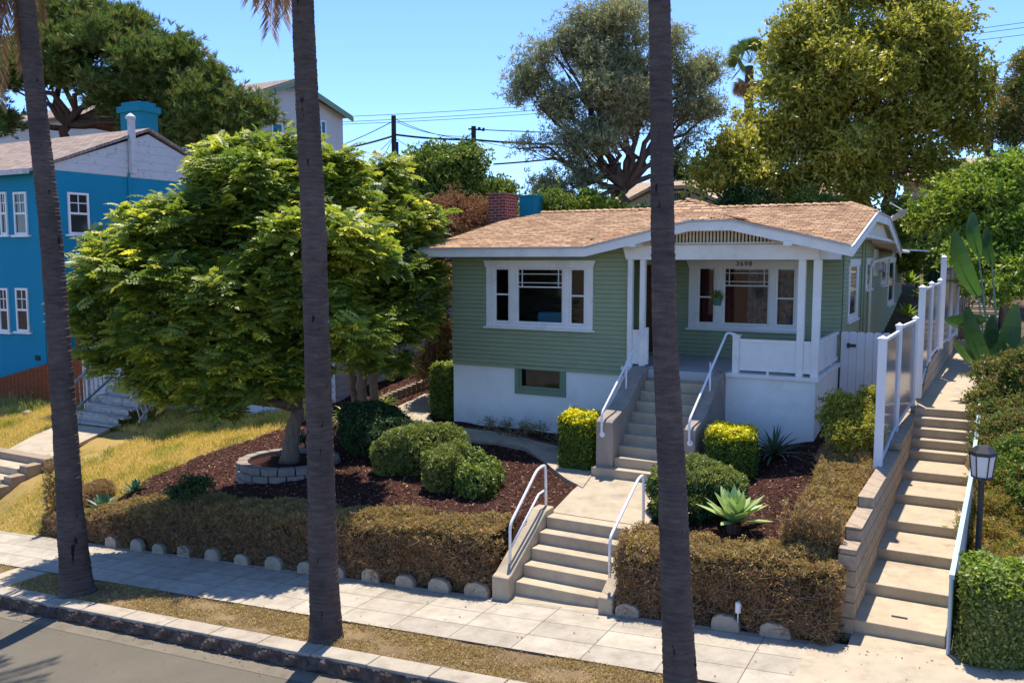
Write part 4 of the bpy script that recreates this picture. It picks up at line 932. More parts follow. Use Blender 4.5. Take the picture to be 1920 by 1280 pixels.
# gate
gt = root('plank_gate', 'white plank gate with dog-eared tops and black hinges beside the porch', 'gate', (-2.1, 18.66, -.8))
x = -2.49
while x < -1.62:
    w = .152; c = .03; mb = MB()
    mb.prism([(x+.002, 18.66, -.95), (x+w-.002, 18.66, -.95), (x+w-.002, 18.66, .70-c), (x+w-c, 18.66, .70), (x+c, 18.66, .70), (x+.002, 18.66, .70-c)], (0, .022, 0)); build(mb, 'plank', 'pvc', gt); x += w+.002
for z in (.42, -.62):
    mb = MB(); mb.box(-2.37, -2.32, 18.63, 18.658, z-.05, z+.05); mb.box(-2.32, -2.20, 18.635, 18.658, z-.028, z+.028); build(mb, 'hinge', 'black', gt)
# pale blue sloping rail on the right of the stairs
br = root('pipe_rail', 'pale blue flat metal rail sloping down the right side of the public stairs', 'handrail', (-.17, 10.6, -2.3))
mb = MB(); q0 = PX(1778, 1105, -.14); hp = [(-.15, 10.62, -1.42)]
hp = [(-.16, 10.60, -1.40), (-.02, 14.0, -.95), (.04, 16.9, -.52), (.10, 18.2, .12), (.16, 20.5, .25)]
for a, b in zip(hp, hp[1:]):
    a = Vector(a); b = Vector(b); mb.prism([a+Vector((-.025, 0, 0)), a+Vector((.03, 0, 0)), a+Vector((.03, 0, .05)), a+Vector((-.025, 0, .05))], b-a)
build(mb, 'rail', 'lightblue', br)
mb = MB()
for (x, y, z) in [(-.16, 10.62, -1.38), (-.03, 13.9, -.96), (.03, 16.8, -.53), (.10, 18.2, .1), (.16, 20.4, .22)]: mb = MB(); mb.tube([(x, y, z-1.15), (x, y, z)], .022, 8); build(mb, 'post', 'lightblue', br)
mb = MB(); mb.prism([(-.15, 10.66, -2.3), (-.15, 10.66, -1.42), (-.01, 13.9, -.97), (-.01, 13.9, -1.85)], (.012, 0, 0))
build(mb, 'side_sheet', 'lightblue', br)
# lamp
lp = root('path_lamp', 'black post lamp with six-sided milky glass head beside the public stairs', 'street lamp', (.15, 12.55, -1.85))
X, Y = .10, 12.6
zt = -1.78
mb = MB(); mb.tube([(X, Y, -2.0), (X, Y, -.70)], .038, 14); mb.tube([(X, Y, -.75), (X, Y, -.69), (X, Y, -.645)], [.045, .06, .10], 6); build(mb, 'post', 'black', lp)
mb = MB(); r0, r1 = .135, .175
def hexp(r, z, k=0): return [(X+r*math.cos(math.pi*(i+k)/3), Y+r*math.sin(math.pi*(i+k)/3), z) for i in range(6)]
A, B = hexp(.115, -.645), hexp(.148, -.36); mb.add(A+B, [tuple(range(6))[::-1], tuple(range(6, 12))]+[(i, (i+1) % 6, (i+1) % 6+6, i+6) for i in range(6)]); build(mb, 'glass_head', 'lampglass', lp)
mb = MB(); A, B = hexp(.119, -.65), hexp(.152, -.355)
for i in range(6): mb.tube([A[i], B[i]], .009, 6); mb.tube([A[i], A[(i+1) % 6]], .011, 6); mb.tube([B[i], B[(i+1) % 6]], .012, 6)
build(mb, 'frame', 'black', lp)
mb = MB(); A, B, D = hexp(.168, -.355), hexp(.163, -.32), hexp(.085, -.245); mb.add(A+B+D, [tuple(range(6))[::-1], tuple(range(12, 18))]+[(i, (i+1) % 6, (i+1) % 6+6, i+6) for i in range(6)]+[(i+6, (i+1) % 6+6, (i+1) % 6+12, i+12) for i in range(6)]); build(mb, 'lamp_cap', 'black', lp)

# ================================================================== EDGING STONES, PLANTER, BLOCKS
stones = [(-14.28, .15), (-13.55, .15), (-12.97, .14), (-12.32, .145), (-11.62, .155), (-10.90, .15), (-10.16, .17), (-9.46, .165), (-8.85, .16), (-8.16, .155), (-7.50, .155), (-6.88, .17), (-6.24, .185), (-3.93, .155), (-3.28, .15), (-2.63, .165), (-2.02, .175)]
for i, (x, hw) in enumerate(stones):
    mb = MB(); hw *= 1.06; n = 14; z0 = S(x)-.06; H = .24+.035*math.sin(i*2.3); pr = []
    for k in range(n+1):
        t = math.pi*k/n; pr.append((x-hw*1.02*math.copysign(abs(math.cos(t))**.75, math.cos(t)), 10.40+.012*math.sin(i*5), z0+.10+H*.62*math.sin(t)**.85 + .008*math.sin(k*2.1+i)))
    pr = [(x-hw, pr[0][1], z0)]+pr+[(x+hw, pr[0][1], z0)]; mb.prism(pr, (0, .11, 0))
    side = 'left hedge' if x < -6 else 'right hedge'
    lab = ['leftmost', 'second', 'third', 'fourth', 'fifth', 'sixth', 'seventh', 'eighth', 'ninth', 'tenth', 'eleventh', 'twelfth', 'thirteenth'][i if i < 13 else i-13]
    build(mb, 'edging_stone', 'stone', label=f'half-round edging stone at the foot of the {side}, {lab} from the left', cat='edging stone', group='half-round stones edging the sidewalk', bevel=.02)
mb = MB(); cx, cy = -11.95, 12.75; q = random.Random(5)
for k in range(3):
    n = 18; R0 = 1.03-.02*k; z0 = -2.16+.135*k
    for i in range(n):
        a0 = (i+.5*(k % 2))/n*2*math.pi+.012; a1 = (i+1+.5*(k % 2))/n*2*math.pi-.012; r1 = R0+q.uniform(-.015, .015); r2 = R0-.2; am = (a0+a1)/2
        ring = [(r2, a0), (r1-.02, a0), (r1+.015, am), (r1-.02, a1), (r2, a1)]
        mb.prism([(cx+r*math.cos(a), cy+r*math.sin(a), z0) for r, a in ring], (0, 0, .128))
build(mb, 'ring_planter', 'block2', label='round planter ring of rough grey blocks round the big tree trunk', cat='planter', bevel=.012)
mb = MB(); mb.tube([(cx, cy, -2.1), (cx, cy, -1.84)], .86, 24); build(mb, 'planter_soil', 'mulch', label='dark mulch filling the ring planter', kind='structure')
mb = MB(); q = random.Random(9); path = [(-12.25, 14.95), (-12.45, 15.6), (-12.6, 16.3), (-12.6, 17.0), (-12.45, 17.7), (-12.3, 18.4)]
for k in range(2):
    for i in range(22):
        t = i/22*5; a = path[int(t)]; b = path[min(int(t)+1, 5)]; f = t-int(t); x = a[0]+(b[0]-a[0])*f-.015*k; y = a[1]+(b[1]-a[1])*f; z = G(x, y)-.02+.12*k
        if k == 1 and i < 4: continue
        ring = [(-.09, -.075), (.05, -.075), (.085, 0), (.05, .075), (-.09, .075)]
        mb.prism([(x+u, y+v+.02*k, z) for u, v in ring], (0, 0, .115))
build(mb, 'block_edging', 'block', label='low tan block edging curving along the side path', cat='edging', bevel=.008)
for j, (x, y) in enumerate([(-12.9, 19.0)]):
    mb = MB()
    for k in range(3):
        for i in range(3): mb.box(x-.55+i*.36+.09*(k % 2), x-.55+i*.36+.34+.09*(k % 2), y, y+.25, -1.12+.13*k, -1.12+.13*k+.12)
    build(mb, 'block_terrace', 'block', label='small terrace of three courses of tan blocks under the side trees', cat='garden wall', bevel=.012)

# ================================================================== HEDGES
def box_hedge(name, label, path, w, hfun, zb, zt, mat_side, mat_top, n_side, n_top, tm, size, core='dark_core', group=None, twigs=0, lump=.05, topfrac=.8, cat='hedge'):
    """swept rounded hedge. path: [(x,y)], zb/zt functions of (x,y). leaves, core and twigs are parts"""
    A = np.array(path, float); d = np.r_[0, np.cumsum(np.linalg.norm(np.diff(A, axis=0), axis=1))]; Ltot = d[-1]
    at = lambda t: np.stack([np.interp(t, d, A[:, 0]), np.interp(t, d, A[:, 1])], -1)
    r = root(name, label, cat, (float(A[0, 0]), float(A[0, 1]), zb(*A[0])), group)
    mb = MB(); m = max(4, int(Ltot/.2)); rows = []
    for i in range(m+1):
        t = Ltot*i/m; p = at(t); p2 = at(min(Ltot, t+.01)); p1 = at(max(0, t-.01)); tg = (p2-p1)/max(np.linalg.norm(p2-p1), 1e-6); nn = np.array([tg[1], -tg[0]])
        b_, t_ = zb(*p), zt(*p); hh = w/2-.045; k = .0 if 0 < i < m else .0
        prof = [(-hh, b_-.05), (-hh, t_-.16), (-hh+.08, t_-.06), (hh-.08, t_-.06), (hh, t_-.16), (hh, b_-.05)]
        sc_ = 1 if 0 < i < m else .75
        rows.append([(p[0]+nn[0]*a*sc_, p[1]+nn[1]*a*sc_, z) for a, z in prof])
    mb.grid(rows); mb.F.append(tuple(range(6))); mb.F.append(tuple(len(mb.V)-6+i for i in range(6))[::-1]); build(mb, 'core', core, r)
    def surf(n, which):
        t = rs.uniform(-.03, Ltot+.03, n); s = rs.rand(n); p = at(np.clip(t, 0, Ltot)); p2 = at(np.clip(t+.02, 0, Ltot)); p1 = at(np.clip(t-.02, 0, Ltot)); tg = p2-p1; tg /= np.linalg.norm(tg, axis=1, keepdims=True); nn = np.stack([tg[:, 1], -tg[:, 0]], 1)
        B = np.array([zb(*q) for q in p]); T_ = np.array([zt(*q) for q in p]); lp = lump*(np.sin(t*3.1+s*4)+.6*np.sin(t*7.3+s*9)+.4*np.sin(t*15))
        if which == 'top': a = (s*2-1)*w/2; z = T_+lp-.05*np.abs(s*2-1)**4; N = np.stack([nn[:, 0]*(s-.5)*.8, nn[:, 1]*(s-.5)*.8, np.ones(n)], 1)
        else:
            sg = np.where(rs.rand(n) < .68, 1, -1); a = sg*(w/2+lp*.8-.06*(s > .88)); z = B+(T_-B)*s; N = np.stack([nn[:, 0]*sg, nn[:, 1]*sg, np.full(n, .25)+s*.5], 1)
            if which == 'end':
                e = rs.rand(n) < .5; p = np.where(e[:, None], at(0.0)-tg*.02, at(Ltot)+tg*.02); a = rs.uniform(-w/2, w/2, n); N = np.where(e[:, None], -1, 1)*np.stack([tg[:, 0], tg[:, 1], np.zeros(n)], 1)+np.array([0, 0, .3]); p = p+N[:, :2]*(lump*.8*np.sin(s*7+a*9))[:, None]
        Q = np.stack([p[:, 0]+nn[:, 0]*a, p[:, 1]+nn[:, 1]*a, z], 1)+rs.normal(0, .022, (n, 3)); return Q, N, s
    nE = int(n_side*w/Ltot*1.3)+50
    Q1, N1, s1 = surf(n_side, 'side'); Q2, N2, s2 = surf(nE, 'end'); Q3, N3, s3 = surf(n_top, 'top')
    Q = np.concatenate([Q1, Q2]); N = np.concatenate([N1, N2]); s = np.concatenate([s1, s2])
    nz = .5+.5*np.sin(Q[:, 0]*2.7)*np.sin(Q[:, 2]*9+Q[:, 0]*3)
    up = rs.rand(len(s)) < np.clip((s-.55)*1.6+.25*(nz-.5), 0, .8)*topfrac/.8
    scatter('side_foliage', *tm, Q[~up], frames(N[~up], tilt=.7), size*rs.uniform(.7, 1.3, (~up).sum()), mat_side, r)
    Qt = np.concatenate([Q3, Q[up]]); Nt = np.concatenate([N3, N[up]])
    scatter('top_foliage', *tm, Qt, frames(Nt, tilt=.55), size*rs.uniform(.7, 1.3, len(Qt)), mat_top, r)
    if twigs:
        Q, N, s = surf(twigs, 'side'); keep = rs.rand(twigs) > s*.8; Q = Q[keep]; N = N[keep]; tw = np.array([(-.008, 0, 0), (.008, 0, 0), (.005, 0, .5), (-.005, 0, .5)])
        dirs = rs.normal(0, 1, Q.shape)*np.array([1, .5, .8]); scatter('twig', tw, [(0, 1, 2, 3)], Q+N*.02, frames(dirs), rs.uniform(.15, .55, len(Q)), 'twig', r)
    return r
fz = lambda a, b: (lambda x, y: float(np.interp(x, a, b)))
box_hedge('long_hedge', 'long dry brown clipped hedge left of the street stairs', [(-16.6, 11.1), (-15.5, 11.0), (-13, 10.97), (-6.14, 10.97)], .88, None,
          lambda x, y: S(x)-.02, lambda x, y: float(np.interp(x, [-16.7, -15.6, -15, -14, -11.5, -8.7, -6.3], [-3.05, -2.88, -2.75, -2.50, -2.18, -1.98, -1.80])), 'leaf_brownhedge', 'leaf_hedgetop', 36000, 24000, TS, 1.0, twigs=17000, lump=.05)
box_hedge('front_hedge', 'dry brown clipped hedge right of the street stairs behind the front palm', [(-4.06, 10.96), (-1.40, 10.88)], .82, None,
          lambda x, y: S(x)-.02, lambda x, y: float(np.interp(x, [-4, -1.6], [-1.66, -1.48])), 'leaf_brownhedge', 'leaf_hedgetop', 12500, 8500, TS, 1.0, twigs=6500, lump=.06)
box_hedge('side_hedge', 'dry olive hedge running uphill beside the block retaining wall', [(-1.74, 11.1), (-1.72, 12.2), (-1.74, 13.4), (-1.78, 14.6), (-1.84, 15.6)], .70, None,
          lambda x, y: G(-1.7, y)-.05, lambda x, y: float(np.interp(y, [11, 12, 13, 14.5, 15.7], [-1.42, -1.34, -1.20, -1.02, -.80])), 'leaf_brownhedge', 'leaf_hedgetop', 15000, 14000, TS, 1.0, twigs=2500, lump=.06)
# golden-topped square shrubs at the porch
def blobshrub(name, label, blobs, n, tm, size, mat, cat='shrub', group=None, core='dark_core', topmat=None, shell=.06, coreh=.86, tilt=.6, z_cut=-9):
    c0 = blobs[0][0]; r = root(name, label, cat, (c0[0], c0[1], min(b[0][2]-(b[1][2] if hasattr(b[1], '__len__') else b[1]) for b in blobs)), group)
    mb = MB()
    for c, rr in blobs:
        rr = rr if hasattr(rr, '__len__') else (rr,)*3; rows = []
        for i in range(9):
            th = math.pi*i/8; rows.append([(c[0]+rr[0]*coreh*max(math.sin(th), .01)*math.cos(a), c[1]+rr[1]*coreh*max(math.sin(th), .01)*math.sin(a), c[2]+rr[2]*coreh*math.cos(th)) for a in np.linspace(0, 2*math.pi, 17)])
        mb.grid(rows)
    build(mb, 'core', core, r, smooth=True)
    bl2 = []
    for c, rr in blobs:
        rr = np.array(rr if hasattr(rr, '__len__') else (rr,)*3, float); bl2.append((c, rr*.93))
        for u in unit(7):
            u[2] = abs(u[2]); bl2.append((np.array(c)+u*rr*.68, rr*rs.uniform(.34, .52)))
    p, nn = sprigs(bl2, n, shell); 
    if topmat:
        up = (nn[:, 2]+rs.normal(0, .22, n)) > .25
        scatter('side_foliage', *tm, p[~up], frames(nn[~up]+np.array([0, 0, .3]), tilt=tilt), size*rs.uniform(.7, 1.3, (~up).sum()), mat, r)
        scatter('top_foliage', *tm, p[up], frames(nn[up], tilt=tilt), size*rs.uniform(.7, 1.3, up.sum()), topmat, r)
    else: scatter('foliage', *tm, p, frames(nn+np.array([0, 0, .3]), tilt=tilt), size*rs.uniform(.7, 1.3, n), mat, r)
    return r
TM = t_cluster(5, .055, .032, 1.3, .015, 8)
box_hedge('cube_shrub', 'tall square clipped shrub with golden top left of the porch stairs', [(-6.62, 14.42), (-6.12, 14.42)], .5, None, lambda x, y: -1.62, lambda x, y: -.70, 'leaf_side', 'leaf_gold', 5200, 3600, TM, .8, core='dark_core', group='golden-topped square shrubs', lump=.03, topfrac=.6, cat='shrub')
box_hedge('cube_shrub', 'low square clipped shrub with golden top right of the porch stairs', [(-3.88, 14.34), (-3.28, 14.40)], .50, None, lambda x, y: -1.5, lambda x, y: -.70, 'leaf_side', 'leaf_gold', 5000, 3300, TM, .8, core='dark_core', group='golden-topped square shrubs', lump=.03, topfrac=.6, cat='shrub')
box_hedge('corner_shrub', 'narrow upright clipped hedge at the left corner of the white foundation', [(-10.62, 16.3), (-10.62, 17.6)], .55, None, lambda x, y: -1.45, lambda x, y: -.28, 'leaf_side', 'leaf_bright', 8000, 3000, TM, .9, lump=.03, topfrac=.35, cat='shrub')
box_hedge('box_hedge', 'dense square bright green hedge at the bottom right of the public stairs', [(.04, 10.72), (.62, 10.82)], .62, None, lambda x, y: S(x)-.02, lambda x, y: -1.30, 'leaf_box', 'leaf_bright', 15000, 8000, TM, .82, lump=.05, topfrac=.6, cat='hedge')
def at_(px, py, z, dz=0): p = PZ(px, py, z); return (p.x, p.y, p.z+dz)
blobshrub('round_shrub', 'large rounded clipped green shrub left of the curved path', [((-9.05, 13.3, -1.45), (.82, .66, .56)), ((-9.55, 13.1, -1.6), (.5, .5, .5))], 9000, TS, 1.25, 'leaf_box')
blobshrub('round_shrub', 'smaller flat-topped green shrub in front of the large rounded one', [((-8.05, 12.55, -1.55), (.50, .46, .50))], 5200, TS, 1.2, 'leaf_box')
blobshrub('twiggy_shrub', 'loose twiggy grey-green shrub beside the bark mulch and curved path', [((-7.6, 12.75, -1.6), (.52, .45, .40)), ((-7.35, 12.3, -1.62), (.35, .32, .34))], 3300, TM, 1.0, 'leaf_mid', shell=.2, coreh=.55)
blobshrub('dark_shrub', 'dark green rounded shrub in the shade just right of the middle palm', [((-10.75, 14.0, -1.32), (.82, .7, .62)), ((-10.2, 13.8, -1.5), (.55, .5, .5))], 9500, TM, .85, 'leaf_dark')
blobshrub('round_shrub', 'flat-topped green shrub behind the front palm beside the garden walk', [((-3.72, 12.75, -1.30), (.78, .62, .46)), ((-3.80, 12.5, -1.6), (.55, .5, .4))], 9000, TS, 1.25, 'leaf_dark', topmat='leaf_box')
blobshrub('dry_shrub', 'low dry twiggy shrub under the long hedge at its left end', [((-15.9, 11.3, -2.75), (.55, .45, .35))], 2500, TT, 1.0, 'leaf_brownhedge', shell=.2, coreh=.5)

# ================================================================== STREET PALMS
def frond(mb_pts, base, d, L, droop, nl, ll, q, out):
    """one feather frond as leaflet quads appended to out (list of quads)"""
    base = Vector(base); d = Vector(d).normalized(); pts = []
    p = base.copy(); v = d.copy()
    n = 14
    for i in range(n+1):
        pts.append(p.copy()); v = (v+Vector((0, 0, -droop/n))).normalized(); p = p+v*(L/n)
    for i in range(n):
        a, b = pts[i], pts[i+1]; t = (b-a).normalized(); s = t.cross(Vector((0, 0, 1)))
        s = s.normalized() if s.length > .05 else Vector((1, 0, 0)); u = s.cross(t)
        w = .018*(1-i/n)+.004; out.append((a+s*w, b+s*w, b-s*w, a-s*w))
        if i < 2: continue
        for k in range(nl):
            c = a.lerp(b, (k+q.random())/nl)
            for sg in (-1, 1):
                l = ll*(1-.55*abs(i/n-.45))*q.uniform(.8, 1.15); e = (s*sg*.75+t*.7+Vector((0, 0, -.25-q.random()*.5))).normalized(); tip = c+e*l+Vector((0, 0, -.12*l)); m_ = t*.014
                out.append((c, c+e*l*.5+m_, tip, c+e*l*.5-m_))
def quads_obj(name, quads, mat, parent, **k):
    V = np.array([[tuple(p) for p in qd] for qd in quads], float)
    return scatter(name, np.zeros((4, 3)), [(0, 1, 2, 3)], V[:, 0], np.tile(np.eye(3), (len(V), 1, 1)), 1.0, mat, parent, **k) if False else _quads(name, V, mat, parent, **k)
def _quads(name, V, mat, parent, rnd=None, **k):
    N = len(V); off = np.array(wloc(parent)); me = bpy.data.meshes.new(name)
    me.vertices.add(N*4); me.vertices.foreach_set('co', (V.reshape(-1, 3)-off).astype(np.float32).ravel())
    me.loops.add(N*4); me.loops.foreach_set('vertex_index', np.arange(N*4, dtype=np.int32)); me.polygons.add(N); me.polygons.foreach_set('loop_start', (np.arange(N)*4).astype(np.int32))
    me.materials.append(MT[mat]); me.update(calc_edges=True)
    at = me.attributes.new('rnd', 'FLOAT', 'FACE'); at.data.foreach_set('value', (rs.rand(N) if rnd is None else rnd).astype(np.float32))
    o = bpy.data.objects.new(name, me); return finish(o, parent, **k)
def street_palm(label, axis, rad, ztop, seed, hang):
    """axis: list of (x,y,z) centre points; rad: matching radii"""
    q = random.Random(seed); base = axis[0]
    r = root('palm_tree', label, 'palm tree', base, 'tall bare-trunked palms along the kerb')
    A = np.array(axis, float); mb = MB(); rows = []; z = A[0, 2]-.15; k = 0; seg = 28
    while z < ztop:
        cx = np.interp(z, A[:, 2], A[:, 0]); cy = np.interp(z, A[:, 2], A[:, 1]); rr = float(np.interp(z, A[:, 2], rad))
        bump_ = q.uniform(.965, 1.01); h = q.uniform(.035, .075)
        for dz, f in ((0, .978*bump_+.0), (h*.25, 1.018*bump_), (h*.8, 1.0*bump_)):
            fl = 1+.16*math.exp(-max(0, z+dz-A[0, 2])/.10)
            rows.append([(cx+rr*f*fl*(1+(.02+.05*(fl-1)/.16)*math.sin(3*a+z*2)+.012*math.sin(7*a+z*9))*math.cos(a), cy+rr*f*fl*(1+(.02+.05*(fl-1)/.16)*math.sin(3*a+z*2)+.012*math.sin(7*a+z*9))*math.sin(a), z+dz) for a in np.linspace(0, 2*math.pi, seg+1)])
        z += h
    mb.grid(rows); build(mb, 'trunk', 'palmbark', r, smooth=True)
    top_ = Vector((float(np.interp(ztop, A[:, 2], A[:, 0])), float(np.interp(ztop, A[:, 2], A[:, 1])), ztop)); qs = []
    for i in range(26):
        a = i*2.4+seed; e = q.uniform(.1, 1.2); frond(None, top_, (math.cos(a), math.sin(a), e), q.uniform(2.0, 2.7), q.uniform(1.4, 2.2), 7, .42, q, qs)
    _quads('crown', np.array([[tuple(p) for p in f] for f in qs]), 'frond', r)
    qs = []
    for (b, d, L, dr) in hang: frond(None, b, d, L, dr, 9, .34, q, qs)
    if qs: _quads('dead_frond', np.array([[tuple(p) for p in f] for f in qs]), 'frond_dead', r, label='brown dead fronds hanging down')
    return r
q = random.Random(4)
tp = Vector((-13.22, 8.5, 7.9)); hang = []
for i in range(22):
    a = q.uniform(1.9, 4.6); hang.append(((tp.x+math.cos(a)*.14, tp.y+math.sin(a)*.14, q.uniform(6.6, 7.9)), (math.cos(a)*.5, math.sin(a)*.5, -.9), q.uniform(1.2, 2.2), 1.6))
street_palm('leftmost street palm with hanging brown fronds and its trunk leaning left', [(-12.53, 8.5, -3.15), (-12.61, 8.5, -1.76), (-12.65, 8.5, -.13), (-12.69, 8.5, 1.21), (-12.77, 8.5, 2.7), (-12.88, 8.5, 3.85), (-13.03, 8.5, 5.31), (-13.10, 8.5, 6.11), (-13.22, 8.5, 8)], [.25, .195, .180, .170, .160, .150, .138, .130, .12], 8.0, 1, hang)
hang = []; tp = Vector((-7.65, 8.5, 7.6))
for k, (px, py) in enumerate([(520, 62), (505, 20), (535, 40), (488, 5), (545, 15)]):
    t = P(px, py, 11.6); b = Vector((tp.x-.08, tp.y, 7.3)); v = (t-b); hang.append((b, (v.x*1.5, v.y*1.5, v.z*.5), v.length*1.05, .9))
street_palm('middle street palm with a straight grey ringed trunk and a damaged patch low down', [(-7.39, 8.5, -2.86), (-7.41, 8.5, -1.8), (-7.43, 8.5, -.2), (-7.44, 8.5, 1.2), (-7.46, 8.5, 2.53), (-7.56, 8.5, 5.35), (-7.65, 8.5, 7.7)], [.215, .188, .172, .164, .157, .135, .12], 7.7, 2, hang)
street_palm('nearest street palm with a dark trunk crossing the porch of the green house', [(-2.54, 8.4, -2.55), (-2.58, 8.4, -2.1), (-2.70, 8.4, -.09), (-2.79, 8.4, 1.22), (-2.84, 8.4, 2.45), (-2.91, 8.4, 4.68), (-3.05, 8.4, 7.4)], [.205, .172, .145, .128, .118, .108, .10], 7.4, 3, [])

# ================================================================== TREES
def tree(name, label, cat, base, fork, blobs, r0, tmpl, nspr, per, rad, size, leaf, bark, group=None, nsub=3, flat=False, shell=.3, up=.35, tilt=.5, wob=.15, sag=0, forks=None, seed=1, only=None, lumps=7):
    B = [(tuple(P(px, py, w)), r if hasattr(r, '__len__') else (r, r, r*.85)) for px, py, w, r in blobs]
    rt = root(name, label, cat, tuple(base), group)
    mb = MB()
    bl = B if only is None else B[:only]
    limbs(mb, base, bl, r0, fork, nsub, wob, seed) if forks is None else [limbs(mb, b, bl[i::len(forks)], r0, f, nsub, wob, seed+i) for i, (b, f) in enumerate(forks)]
    build(mb, 'trunk', bark, rt, smooth=True)
    crown(B, nspr, per, rad, tmpl, size, leaf, rt, shell=shell, up=up, tilt=tilt, flat=flat, sag=sag, lumps=lumps, core_=flat)
    return rt
TB = [(430, 345, 16.6, .8), (330, 430, 16.2, .95), (470, 400, 16.3, 1.2), (560, 370, 16.6, 1.1), (235, 520, 16.1, .85), (205, 610, 16.2, .55), (340, 560, 15.5, 1.2), (470, 560, 15.4, 1.2), (590, 480, 15.9, 1.2), (600, 610, 15.9, 1.05), (330, 665, 16.0, .75), (470, 680, 15.6, .85), (430, 300, 16.9, .5), (640, 320, 16.9, .45), (165, 560, 16.3, .33), (540, 300, 16.9, .5), (260, 470, 16.2, .6), (400, 735, 15.7, .5), (560, 700, 15.8, .5), (255, 635, 16.2, .6), (300, 715, 16.1, .5), (205, 670, 16.3, .35)]
tree('garden_tree', 'broad dense tree with feathery compound leaves standing in the round block planter', 'tree', (-11.95, 12.75, -1.9), (-11.75, 12.8, -.75), TB, .17, TF, 2500, 9, .11, .80, 'leaf_tree', 'trunkgray', nsub=2, flat=True, shell=.16, tilt=.35, wob=.1, seed=3)
TB2 = [(740, 430, 19.2, 1.1), (700, 350, 19.4, .75), (770, 520, 18.9, .85), (700, 580, 18.7, 1.0), (770, 610, 18.8, .6), (650, 500, 18.6, .9), (785, 410, 19.4, .45), (690, 655, 18.7, .5), (735, 680, 18.8, .35), (640, 590, 18.6, .8), (660, 640, 18.6, .4)]
tree('garden_tree', 'second feathery-leaved tree with three pale trunks beside the side path', 'tree', (-12.9, 16.3, -1.45), (-12.8, 16.2, .2), TB2, .12, TF, 1000, 9, .11, .78, 'leaf_tree', 'trunkgray', nsub=2, flat=True, shell=.16, tilt=.35, wob=.1, seed=5,
     forks=[((-13.05, 16.25, -1.5), (-13.05, 16.0, -.2)), ((-12.8, 16.2, -1.48), (-12.75, 16.1, .1)), ((-12.55, 16.3, -1.45), (-12.45, 16.2, -.1))])
PB = [(60, 100, 40, 2.0), (165, 95, 39.5, 2.2), (240, 95, 40, 2.2), (300, 150, 39.5, 2.0), (370, 190, 39, 1.7), (430, 225, 39, 1.5), (485, 222, 39.5, .85), (345, 240, 38.5, 1.1), (225, 170, 39, 1.3), (10, 150, 39, 1.2), (420, 262, 39, .9), (110, 30, 41, 1.3), (8, 230, 38.5, .6), (170, 40, 40.5, 1.2), (330, 110, 40, 1.2), (270, 235, 38.5, .6), (390, 160, 39.5, 1.0), (480, 265, 38.8, .6)]
tree('pine_tree', 'large dark pine with reddish limbs behind the turquoise house', 'tree', tuple(P(125, 300, 40)), tuple(P(127, 235, 40)), PB, .26, TP, 1950, 9, .30, 1.75, 'leaf_pine', 'trunkred', nsub=3, shell=.22, up=1.0, tilt=.45, wob=.4, seed=7)
OB = [(1150, 55, 30, 1.3), (1100, 120, 30, 1.3), (1005, 130, 30, .75), (985, 165, 30, .5), (1035, 195, 29.7, 1.0), (1130, 190, 29.5, 1.5), (1060, 280, 29.5, .85), (1020, 350, 29.3, .7), (985, 272, 29.7, .4), (1200, 120, 30.3, 1.2), (1200, 220, 30, 1.1), (1110, 320, 29.5, .7), (1290, 135, 30.5, .9), (1325, 140, 30.8, .65), (1300, 200, 30.5, .9), (1335, 200, 31, .5), (1290, 265, 30.5, .45), (1050, 375, 29.3, .5), (1060, 75, 30, .55), (1030, 85, 30, .35), (1180, 15, 30.3, .8), (1130, 250, 29.2, .9), (1250, 80, 30.6, .8), (1100, 40, 30, .5)]
tree('olive_tree', 'tall grey-green olive-like tree with a forked dark trunk behind the roof', 'tree', tuple(P(1165, 420, 30)), tuple(P(1172, 355, 30)), OB, .20, TO, 1150, 16, .26, 1.5, 'leaf_olive', 'trunkbrown', nsub=3, shell=.30, up=.9, tilt=.5, wob=.35, seed=11)
BB = [(1500, 80, 32, 1.35), (1560, 50, 32, 1.7), (1660, 60, 32, 2.0), (1735, 110, 32, 1.6), (1770, 190, 32, 1.5), (1795, 265, 32, 1.0), (1600, 160, 31, 2.1), (1500, 190, 31.5, 1.5), (1435, 245, 31.5, 1.0), (1365, 275, 31, .95), (1335, 330, 30.5, .8), (1450, 300, 31, 1.2), (1560, 280, 31, 1.5), (1680, 260, 31.5, 1.8), (1755, 320, 31.5, 1.0), (1500, 350, 31, .8), (1700, 0, 32, 1.5), (1590, -20, 32, 1.4), (1400, 330, 30.5, .7), (1620, 350, 31.5, .9), (1790, 50, 32, .6), (1475, 140, 32, .9), (1830, 225, 32, .5)]
tree('broadleaf_tree', 'very large yellow-green tree filling the sky behind the right end of the roof', 'tree', tuple(P(1625, 425, 32)), tuple(P(1620, 370, 32)), BB, .24, TL, 1950, 16, .32, 1.75, 'leaf_yellow', 'trunkbrown', nsub=3, shell=.26, up=.2, tilt=.7, wob=.35, seed=13,
     forks=[(tuple(P(1602, 425, 31.8)), tuple(P(1592, 330, 31.8))), (tuple(P(1668, 425, 32)), tuple(P(1664, 300, 32)))])
GB = [(800, 325, 34, 1.15), (860, 320, 34, 1.1), (760, 375, 34, 1.2), (905, 370, 34, 1.0), (840, 385, 33.5, 1.4), (945, 395, 34, .7), (700, 385, 34, 1.0), (815, 295, 34.3, .6), (890, 420, 33.5, .8), (960, 415, 33.8, .5)]
tree('round_tree', 'rounded leafy green tree under the two utility poles', 'tree', tuple(P(830, 470, 34)), tuple(P(830, 420, 34)), GB, .2, TL, 900, 16, .26, 1.7, 'leaf_mid', 'trunkbrown', shell=.24, up=.3, tilt=.7)
